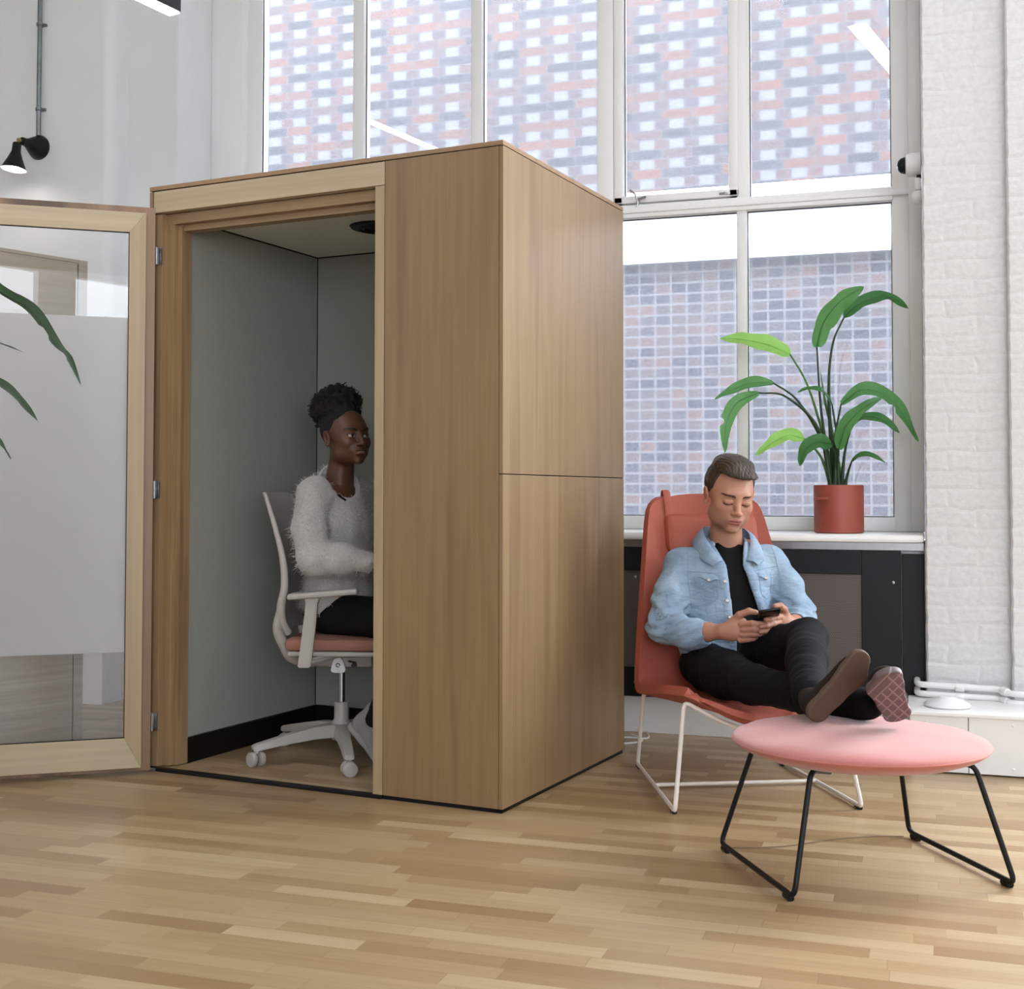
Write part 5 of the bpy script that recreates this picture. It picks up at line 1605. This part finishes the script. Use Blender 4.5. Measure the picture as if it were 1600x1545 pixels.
# body with forearms and hands
Fb = Field((-1.10, 0.18, 0.50), (-0.40, 0.74, 1.13), 0.008)
Fb.add(Fb.ell((-0.95, 0.48, 0.66), (0.09, 0.12, 0.10)), 0.05)
Fb.add(Fb.ell((-0.95, 0.47, 0.84), (0.09, 0.13, 0.16)), 0.05)
Fb.add(Fb.cone((-0.955, 0.36, 1.02), (-0.93, 0.59, 1.02), 0.05, 0.05), 0.04)
Fb.add(Fb.cone((-0.945, 0.465, 1.02), (-0.935, 0.46, 1.06), 0.075, 0.05), 0.04)
Vb, Qb = Fb.mesh()
hw = [('c', ([(-0.76, 0.285, 0.768), (-0.68, 0.315, 0.765), (-0.64, 0.33, 0.762)], [0.026, 0.023, 0.021], 0.02)),
      ('e', ((-0.60, 0.345, 0.760), (0.040, 0.030, 0.016), (0, 0, 20), 0.02))]
for i in range(4):
    y0 = 0.372 - 0.018 * i
    hw.append(('c', ([(-0.572, y0, 0.761), (-0.545 + 0.004 * (i % 2), y0 + 0.006, 0.756), (-0.522, y0 + 0.010, 0.745), (-0.505 - 0.005 * abs(i - 1), y0 + 0.012, 0.737)], [0.0085, 0.0080, 0.0073, 0.0062], -0.005)))
hw.append(('c', ([(-0.62, 0.372, 0.762), (-0.592, 0.398, 0.760), (-0.566, 0.406, 0.752)], [0.0115, 0.0098, 0.0078], -0.008)))
Vr, Qr = hand_field((-0.80, 0.24, 0.71), (-0.47, 0.43, 0.81), hw, 0.003)
off = 0; VV = []; QQ = []; CCc = []
for v_, q_, c_ in ((Vh, Q, Cc), (Vr, Qr, np.tile(sk2, (len(Vr), 1))), (Vb, Qb, np.tile(sk2, (len(Vb), 1)))):
    VV.append(v_); QQ.append(q_ + off); CCc.append(c_); off += len(v_)
np_mesh('body', wr_(np.concatenate(VV)), np.concatenate(QQ), M_SKIN2, wo, np.concatenate(CCc))
# hair: smooth cap swept up into a curly puff
M_HAIR2 = hair_mat('black_curls', srgb(5, 4, 4), srgb(15, 13, 12), (220, 220, 220))
M_HAIR2.node_tree.nodes['Principled BSDF'].inputs['Roughness'].default_value = 0.85
F = Field((-0.13, -0.12, -0.12), (0.13, 0.20, 0.26), 0.0030)
F.d = F.ell((0, 0.026, 0.038), (0.0765, 0.0955, 0.0845))
hl_y = -0.022 - 0.090 * np.clip((F.Z - 0.062) / 0.020, 0, 1)
F.cut(F.Y - hl_y, 0.008)
low = (-0.010 + np.clip((F.Y - 0.002) / 0.006, 0, 1) * 0.034 - np.clip((F.Y - 0.028) / 0.014, 0, 1) * 0.105).astype(np.float32)
F.cut(F.Z - low, 0.006)
pf = F.ell((0.0, 0.070, 0.126), (0.084, 0.100, 0.080), (-30, 0, 0))
pf = pf + 0.011 * wob(F.X, F.Y, F.Z, 120, 1) + 0.007 * wob(F.X, F.Y, F.Z, 260, 2)
F.add(pf, 0.02)
Vx, Qx = F.mesh()
whair = np_mesh('hair', wr_(to_frame(Vx, HW_)), Qx, M_HAIR2, wo)
rr = random.Random(11)
bm = bmesh.new()
for k in range(420):
    u, v = rr.uniform(0, 2 * PI), math.acos(rr.uniform(-0.75, 1))
    d_ = Vector((math.sin(v) * math.cos(u), math.sin(v) * math.sin(u), math.cos(v)))
    p = Vector((d_.x * 0.078, d_.y * 0.088, d_.z * 0.060))
    p = Matrix.Rotation(R(-30), 3, 'X') @ p + Vector((0, 0.070, 0.128))
    ln = rr.uniform(0.010, 0.026); ph0 = rr.uniform(0, 6)
    a_ = d_.orthogonal().normalized(); b_ = d_.cross(a_)
    pts_ = [p + d_ * (ln * t) + (a_ * math.cos(ph0 + t * 9) + b_ * math.sin(ph0 + t * 9)) * 0.004 * (0.4 + t) for t in np.linspace(0, 1, 9)]
    tube(bm, [Vector(wr_([tuple(HW_ @ q)])[0]) for q in pts_], [0.0026, 0.0022, 0.0010], 5)
new_obj('curls', bm, M_HAIR2, whair, True)['kind'] = 'stuff'
# sweater
def sweater_mat():
    t = NT('fluffy_white_knit')
    v = t.coord()
    n = t.noise(v, 130, 4, 0.7, 0.8)
    t.base(t.mix(n, srgb(176, 172, 166), srgb(232, 229, 224))); t.rough(1.0)
    t.b.inputs['Sheen Weight'].default_value = 0.3
    t.bump(n, 0.8, 0.01)
    return t.m
M_SW = sweater_mat()
F = Field((-1.13, 0.16, 0.52), (-0.62, 0.76, 1.155), 0.0062)
F.d = F.ell((-0.955, 0.48, 0.62), (0.140, 0.175, 0.105))
F.add(F.ell((-0.950, 0.48, 0.74), (0.118, 0.155, 0.15)), 0.05)
F.add(F.ell((-0.940, 0.47, 0.90), (0.122, 0.160, 0.14)), 0.06)
F.add(F.cone((-0.962, 0.345, 1.038), (-0.925, 0.60, 1.038), 0.064, 0.060), 0.05)
F.add(F.cone((-0.955, 0.465, 1.02), (-0.952, 0.463, 1.090), 0.088, 0.070), 0.05)
F.chain([(-0.962, 0.315, 1.028), (-0.940, 0.262, 0.90), (-0.900, 0.235, 0.795), (-0.80, 0.268, 0.795), (-0.70, 0.305, 0.780)], [0.064, 0.064, 0.060, 0.055, 0.038], 0.03)
F.chain([(-0.92, 0.635, 0.985), (-0.88, 0.69, 0.80), (-0.80, 0.64, 0.775), (-0.70, 0.58, 0.772)], [0.058, 0.056, 0.050, 0.036], 0.03)
F.d += 0.0030 * wob(F.X, F.Y, F.Z, 70, 2) + 0.0022 * wob(F.X, F.Y, F.Z, 190, 5)
F.cut(F.ell((-0.895, 0.430, 1.115), (0.090, 0.088, 0.100)), 0.006)
F.cut(F.Z - (0.600 - 0.25 * (F.X + 1.08) + 0.008 * np.sin(F.Y * 60)).clip(0.555, 0.62), 0.006)
Vx, Qx = F.mesh()
sw = np_mesh('sweater', wr_(Vx), Qx, M_SW, wo)
# long fibres of the knit
rng = np.random.default_rng(3)
P = Vx[Qx]
ctr = P.mean(1); nn = np.cross(P[:, 2] - P[:, 0], P[:, 3] - P[:, 1]); nn /= np.linalg.norm(nn, axis=1)[:, None] + 1e-9
pick = rng.integers(0, len(ctr), 9000)
c0, n0 = ctr[pick] + rng.normal(0, 0.002, (9000, 3)), nn[pick]
tip = n0 * 0.007 + rng.normal(0, 0.0055, (9000, 3)) + np.array([0, 0, -0.003])
sd_ = np.cross(n0, tip); sd_ /= np.linalg.norm(sd_, axis=1)[:, None] + 1e-9
A_ = c0 - sd_ * 0.0010; B_ = c0 + sd_ * 0.0010; M1 = c0 + tip * 0.6 + n0 * 0.002 + sd_ * 0.0008; M2 = c0 + tip * 0.6 + n0 * 0.002 - sd_ * 0.0008
T1 = c0 + tip * 1.2 + sd_ * 0.0003; T2 = c0 + tip * 1.2 - sd_ * 0.0003
VV = np.stack([A_, B_, M1, M2, T1, T2], 1).reshape(-1, 3)
b_ = np.arange(9000)[:, None] * 6
FF = np.concatenate([b_ + np.array([0, 1, 2, 3]), b_ + np.array([3, 2, 4, 5])])
fz = np_mesh('fluff', wr_(VV), FF, M_SW, sw); fz['kind'] = 'stuff'
# black strap showing at the neck
bm = bmesh.new()
pts_ = [(-1.0, 0.405, 1.095), (-0.955, 0.375, 1.080), (-0.905, 0.365, 1.045), (-0.858, 0.385, 1.010)]
tube(bm, [Vector(wr_([p])[0]) for p in catmull(pts_, 5)], 0.006, 8, flat=0.4)
new_obj('camisole_strap', bm, M_BLACK, wo, True)
# trousers
F = Field((-1.12, 0.24, 0.08), (-0.38, 0.72, 0.68), 0.008)
F.d = F.ell((-0.955, 0.48, 0.575), (0.125, 0.155, 0.080))
F.chain([(-0.94, 0.40, 0.575), (-0.70, 0.365, 0.572), (-0.50, 0.355, 0.54), (-0.60, 0.35, 0.36), (-0.705, 0.345, 0.20)], [0.080, 0.074, 0.058, 0.048, 0.036], 0.02)
F.chain([(-0.93, 0.56, 0.575), (-0.70, 0.58, 0.572), (-0.48, 0.58, 0.54), (-0.46, 0.58, 0.34), (-0.48, 0.58, 0.13)], [0.080, 0.074, 0.058, 0.048, 0.036], 0.02)
Vx, Qx = F.mesh()
np_mesh('trousers', wr_(Vx), Qx, plain('black_leggings', srgb(16, 16, 18), 0.85), wo)
M_SNK = plain('grey_sneaker', srgb(150, 148, 146), 0.8, noise_amt=0.06)
M_SNS = plain('sneaker_sole', srgb(160, 158, 155), 0.7)
def wfr(M):
    return Matrix.Translation((-WO[0], -WO[1], -0.011)) @ M
s1 = shoe('sneaker', wfr(frame_from((-0.815, 0.345, 0.170), (-0.655, 0.345, 0.018), (-0.72, -0.05, -0.70)) @ Matrix.Diagonal((0.95, 0.86, 0.95, 1))), M_SNS, M_SNK, wo)
s2 = shoe('sneaker', wfr(frame_from((-0.53, 0.58, 0.012), (-0.30, 0.58, 0.012), (0, 0, -1)) @ Matrix.Diagonal((0.95, 0.86, 0.95, 1))), M_SNS, M_SNK, wo)

# ================================================================== PLANTS
def leaf_mat(name, c1, c2, trans, gloss=0.35):
    t = NT(name)
    v = t.coord()
    n = t.noise(v, 22, 3)
    t.base(t.mix(n, c1, c2)); t.rough(gloss)
    tl = t.n('ShaderNodeBsdfTranslucent')
    tl.inputs[0].default_value = trans
    m = t.n('ShaderNodeMixShader'); m.inputs[0].default_value = 0.42
    t.link(t.b.outputs[0], m.inputs[1]); t.link(tl.outputs[0], m.inputs[2]); t.link(m.outputs[0], t.out.inputs[0])
    a = t.n('ShaderNodeAttribute', attribute_name='UVMap')
    uvx, uvy, _ = t.sep(a.outputs['Vector'])
    wv = t.math('SINE', t.math('MULTIPLY', t.math('SUBTRACT', uvy, t.math('MULTIPLY', t.math('ABSOLUTE', uvx), 0.35)), 170.0))
    t.bump(wv, 0.22, 0.002)
    return t.m
ML = [leaf_mat('dark_leaf', srgb(44, 98, 52), srgb(74, 134, 74), (0.14, 0.40, 0.10, 1)),
      leaf_mat('mid_leaf', srgb(74, 134, 84), srgb(112, 168, 112), (0.22, 0.55, 0.14, 1)),
      leaf_mat('young_leaf', srgb(140, 206, 96), srgb(170, 226, 120), (0.60, 0.98, 0.25, 1))]
M_STEM = plain('leaf_stalk', srgb(44, 72, 40), 0.5, noise_amt=0.15)
M_STEM2 = plain('light_stalk', srgb(92, 140, 66), 0.5, noise_amt=0.15)

def leaf(name, pts, hw, mat, parent, org, up=(0, -0.55, 0.8), fold=0.28, tipw=0.0, split=False, nl=26, nw=8, twist=0.0, seed=0):
    mid = catmull([Vector(p) for p in pts], 10)
    L = [0.0]
    for a, b in zip(mid, mid[1:]): L.append(L[-1] + (b - a).length)
    rr = random.Random(seed)
    ph = rr.uniform(0, 6)
    def at(t):
        s = t * L[-1]
        for i in range(len(L) - 1):
            if s <= L[i + 1] or i == len(L) - 2:
                f = (s - L[i]) / (L[i + 1] - L[i] + 1e-9)
                return mid[i].lerp(mid[i + 1], f), (mid[min(i + 2, len(mid) - 1)] - mid[max(i - 1, 0)]).normalized()
    bm = bmesh.new()
    uv = bm.loops.layers.uv.new('UVMap')
    grid = []; uvs = {}
    upv = Vector(up)
    for j in range(nl + 1):
        t = j / nl
        p, d = at(t)
        u_ = upv + Vector((0.25 * math.sin(3 * t + ph), 0.2 * math.cos(2.5 * t + ph), 0)) * 0.6
        side = d.cross(u_).normalized(); nrm = side.cross(d).normalized()
        if twist:
            Rm = Matrix.Rotation(twist * t, 3, d); side = Rm @ side; nrm = Rm @ nrm
        w_ = hw * (math.sin(PI * min(1, (t * 0.985 + 0.015)) ** 0.75) ** 0.62) * (1 - 0.25 * t)
        row = []
        for i in range(nw + 1):
            s = -1 + 2 * i / nw
            ww = w_
            if split and s > 0 and 0.55 < t < 0.62: ww *= 0.45
            q = p + side * (s * ww) + nrm * (abs(s) ** 1.2 * ww * fold + 0.06 * hw * math.sin(t * 17 + s * 2 + ph) * abs(s))
            vv = bm.verts.new(q - org)
            uvs[vv] = (s, t)
            row.append(vv)
        grid.append(row)
    for a, b in zip(grid, grid[1:]):
        for i in range(nw):
            f = bm.faces.new((a[i], a[i + 1], b[i + 1], b[i]))
            for lp in f.loops: lp[uv].uv = uvs[lp.vert]
    o = new_obj(name, bm, mat, parent, True)
    bm = bmesh.new()
    tube(bm, [at(t)[0] - org for t in np.linspace(0, 0.97, 14)], [hw * 0.075, hw * 0.02], 6)
    new_obj('midrib', bm, mat if mat in ML else M_STEM, o, True)
    return o
LEAVES = [
    ('A', [[-0.429, 5.58, 1.662], [-0.402, 5.55, 1.755], [-0.329, 5.53, 1.844], [-0.23, 5.52, 1.902]], 0.046, [[-0.369, 5.592, 1.05], [-0.414, 5.59, 1.392], [-0.429, 5.58, 1.662]], 1) ,
    ('B', [[-0.319, 5.62, 1.79], [-0.248, 5.62, 1.847], [-0.144, 5.65, 1.874], [-0.057, 5.67, 1.821]], 0.0353, [[-0.363, 5.608, 1.05], [-0.383, 5.607, 1.447], [-0.368, 5.613, 1.666], [-0.319, 5.62, 1.79]], 0) ,
    ('C', [[-0.548, 5.65, 1.643], [-0.638, 5.63, 1.683], [-0.751, 5.65, 1.715], [-0.858, 5.67, 1.725]], 0.0417, [[-0.358, 5.62, 1.05], [-0.398, 5.617, 1.248], [-0.472, 5.633, 1.501], [-0.548, 5.65, 1.643]], 2) ,
    ('D', [[-0.633, 5.57, 1.511], [-0.7, 5.54, 1.513], [-0.79, 5.52, 1.478], [-0.852, 5.51, 1.444]], 0.0274, [[-0.375, 5.588, 1.05], [-0.41, 5.59, 1.256], [-0.511, 5.58, 1.435], [-0.611, 5.57, 1.513]], 1) ,
    ('E', [[-0.67, 5.54, 1.469], [-0.763, 5.52, 1.423], [-0.803, 5.49, 1.326], [-0.802, 5.46, 1.21]], 0.0247, [[-0.372, 5.576, 1.05], [-0.424, 5.58, 1.31], [-0.557, 5.56, 1.451], [-0.67, 5.54, 1.469]], 1) ,
    ('F', [[-0.367, 5.56, 1.424], [-0.407, 5.51, 1.47], [-0.46, 5.49, 1.478], [-0.504, 5.48, 1.462]], 0.0188, [[-0.353, 5.584, 1.05], [-0.348, 5.58, 1.255], [-0.367, 5.56, 1.416]], 0) ,
    ('G', [[-0.332, 5.59, 1.417], [-0.236, 5.56, 1.475], [-0.122, 5.57, 1.424], [-0.022, 5.61, 1.256]], 0.0348, [[-0.356, 5.596, 1.05], [-0.36, 5.595, 1.255], [-0.332, 5.59, 1.417]], 1) ,
    ('H', [[-0.337, 5.51, 1.225], [-0.305, 5.47, 1.318], [-0.232, 5.45, 1.392], [-0.151, 5.46, 1.438]], 0.0291, [[-0.341, 5.564, 1.05], [-0.345, 5.555, 1.146], [-0.337, 5.51, 1.225]], 1) ,
    ('I', [[-0.286, 5.55, 1.328], [-0.23, 5.52, 1.357], [-0.154, 5.5, 1.341], [-0.094, 5.52, 1.286]], 0.0239, [[-0.334, 5.58, 1.05], [-0.317, 5.575, 1.213], [-0.286, 5.55, 1.328]], 0) ,
    ('J', [[-0.287, 5.53, 1.174], [-0.249, 5.51, 1.2], [-0.203, 5.5, 1.196], [-0.148, 5.5, 1.164]], 0.0133, [[-0.323, 5.572, 1.05], [-0.305, 5.565, 1.124], [-0.287, 5.53, 1.174]], 0) ,
    ('K', [[-0.486, 5.59, 1.273], [-0.549, 5.57, 1.287], [-0.611, 5.55, 1.257], [-0.687, 5.55, 1.201]], 0.0328, [[-0.369, 5.596, 1.05], [-0.418, 5.595, 1.196], [-0.486, 5.59, 1.273]], 2) ,
    ('M', [[-0.367, 5.51, 1.247], [-0.427, 5.47, 1.251], [-0.47, 5.45, 1.217], [-0.49, 5.44, 1.153]], 0.032, [[-0.36, 5.564, 1.05], [-0.353, 5.555, 1.186], [-0.367, 5.51, 1.247]], 0) ,
]
FRONT_LEAVES = [('a', [[-2.142, 2.485, 1.572], [-2.098, 2.523, 1.52], [-2.039, 2.565, 1.475], [-1.997, 2.603, 1.396], [-1.982, 2.63, 1.364], [-1.966, 2.659, 1.298]], 0.0183), ('b', [[-2.144, 2.493, 1.32], [-2.107, 2.538, 1.297], [-2.087, 2.577, 1.264], [-2.06, 2.62, 1.209]], 0.0168), ('c', [[-2.129, 2.495, 1.404], [-2.113, 2.543, 1.395], [-2.086, 2.595, 1.379]], 0.0061), ('d', [[-2.131, 2.501, 1.206], [-2.116, 2.55, 1.156], [-2.118, 2.593, 1.117]], 0.0107)]

PO = Vector((-0.345, 5.60, 0.872))
plant = thing('potted_plant', 'leafy bird-of-paradise plant in terracotta coloured pot on the window sill', 'potted plant', PO)
bm = bmesh.new()
lathe(bm, [(0.001, 0.0), (0.092, 0.0), (0.1015, 0.004), (0.1025, 0.012), (0.1035, 0.198), (0.1015, 0.203), (0.0965, 0.203), (0.0955, 0.195), (0.0955, 0.175), (0.001, 0.175)], 56)
pot = new_obj('pot', bm, MW['pot'], plant, True)
for a0 in (232, 52):
    bm = bmesh.new()
    a_ = R(a0)
    d_ = Vector((math.cos(a_), math.sin(a_), 0)); s_ = Vector((-d_.y, d_.x, 0))
    arc = []
    for t in np.linspace(-1, 1, 13):
        arc.append(d_ * (0.100 + 0.026 * math.sqrt(max(0, 1 - t * t)) ) + s_ * (0.030 * t) + Vector((0, 0, 0.146)))
    tube(bm, arc, 0.010, 8, flat=0.55)
    new_obj('lug_handle', bm, MW['pot'], pot, True)
bm = bmesh.new(); lathe(bm, [(0.001, 0.174), (0.095, 0.174), (0.095, 0.183), (0.05, 0.187), (0.001, 0.185)], 32)
new_obj('soil', bm, MW['soil'], plant, True)
UPS = {'A': (0.75, -0.6, 0.25), 'B': (0.0, -0.6, 0.8), 'C': (0.1, -0.75, 0.6), 'D': (0, -0.7, 0.7), 'E': (0.2, -0.7, 0.5), 'F': (0, -0.6, 0.8),
       'G': (0.1, -0.7, 0.7), 'H': (-0.5, -0.8, 0.3), 'I': (0, -0.6, 0.8), 'J': (0, -0.6, 0.8), 'K': (0, -0.7, 0.7), 'M': (-0.3, -0.8, 0.4)}
for i, (nm, mid, hw, stem, kind) in enumerate(LEAVES):
    bm = bmesh.new()
    s_ = catmull([Vector(p) for p in stem], 8)
    tube(bm, [p - PO for p in s_], [0.011, 0.0065, 0.0045, 0.0034], 8)
    st = new_obj('stalk', bm, M_STEM2 if kind == 2 else M_STEM, plant, True)
    m0 = [Vector(p) for p in mid]; m0[0] = Vector(stem[-1])
    leaf('leaf', m0, hw * 1.4, ML[kind], plant, PO, UPS[nm], fold=0.16, split=nm in 'GE', seed=i)
bm = bmesh.new()
tube(bm, [Vector(p) for p in ((0.02, 0.03, 0.18), (-0.02, 0.03, 0.40), (-0.055, 0.02, 0.56), (-0.075, 0.02, 0.70))], [0.008, 0.006, 0.0055, 0.001], 8)
new_obj('new_shoot', bm, M_STEM2, plant, True)

# plant at the left, leaning in from beside the camera's view
fp = Vector((-2.30, 2.15, 0))
plant2 = thing('potted_plant', 'dark drooping plant leaves reaching in front of the open glass door', 'potted plant', fp)
bm = bmesh.new(); lathe(bm, [(0.001, 0.0), (0.12, 0.0), (0.15, 0.30), (0.158, 0.305), (0.15, 0.31), (0.142, 0.28), (0.001, 0.28)], 36)
new_obj('pot', bm, MW['charcoal'], plant2, True)
bm = bmesh.new(); lathe(bm, [(0.001, 0.275), (0.141, 0.275), (0.141, 0.288), (0.001, 0.292)], 24); new_obj('soil', bm, MW['soil'], plant2, True)
M_DK = leaf_mat('deep_green_leaf', srgb(26, 48, 28), srgb(40, 66, 38), (0.05, 0.12, 0.03, 1), 0.4)
for i, (nm, mid, hw) in enumerate(FRONT_LEAVES):
    m0 = [Vector(p) for p in mid]
    b0 = m0[0]
    bm = bmesh.new()
    root_ = fp + Vector((0.03 * math.cos(i * 2), 0.03 * math.sin(i * 2), 0.29))
    tube(bm, [p - fp for p in catmull([root_, root_.lerp(b0, 0.5) + Vector((-0.05, 0.0, 0.12)), b0.lerp(root_, 0.1) + Vector((-0.02, 0, 0.05)), b0], 8)], [0.008, 0.005, 0.003], 8)
    new_obj('stalk', bm, M_STEM, plant2, True)
    leaf('leaf', m0, hw, M_DK, plant2, fp, (0.35, -0.5, 0.75), fold=0.35, split=(nm == 'a'), seed=40 + i, nl=36)
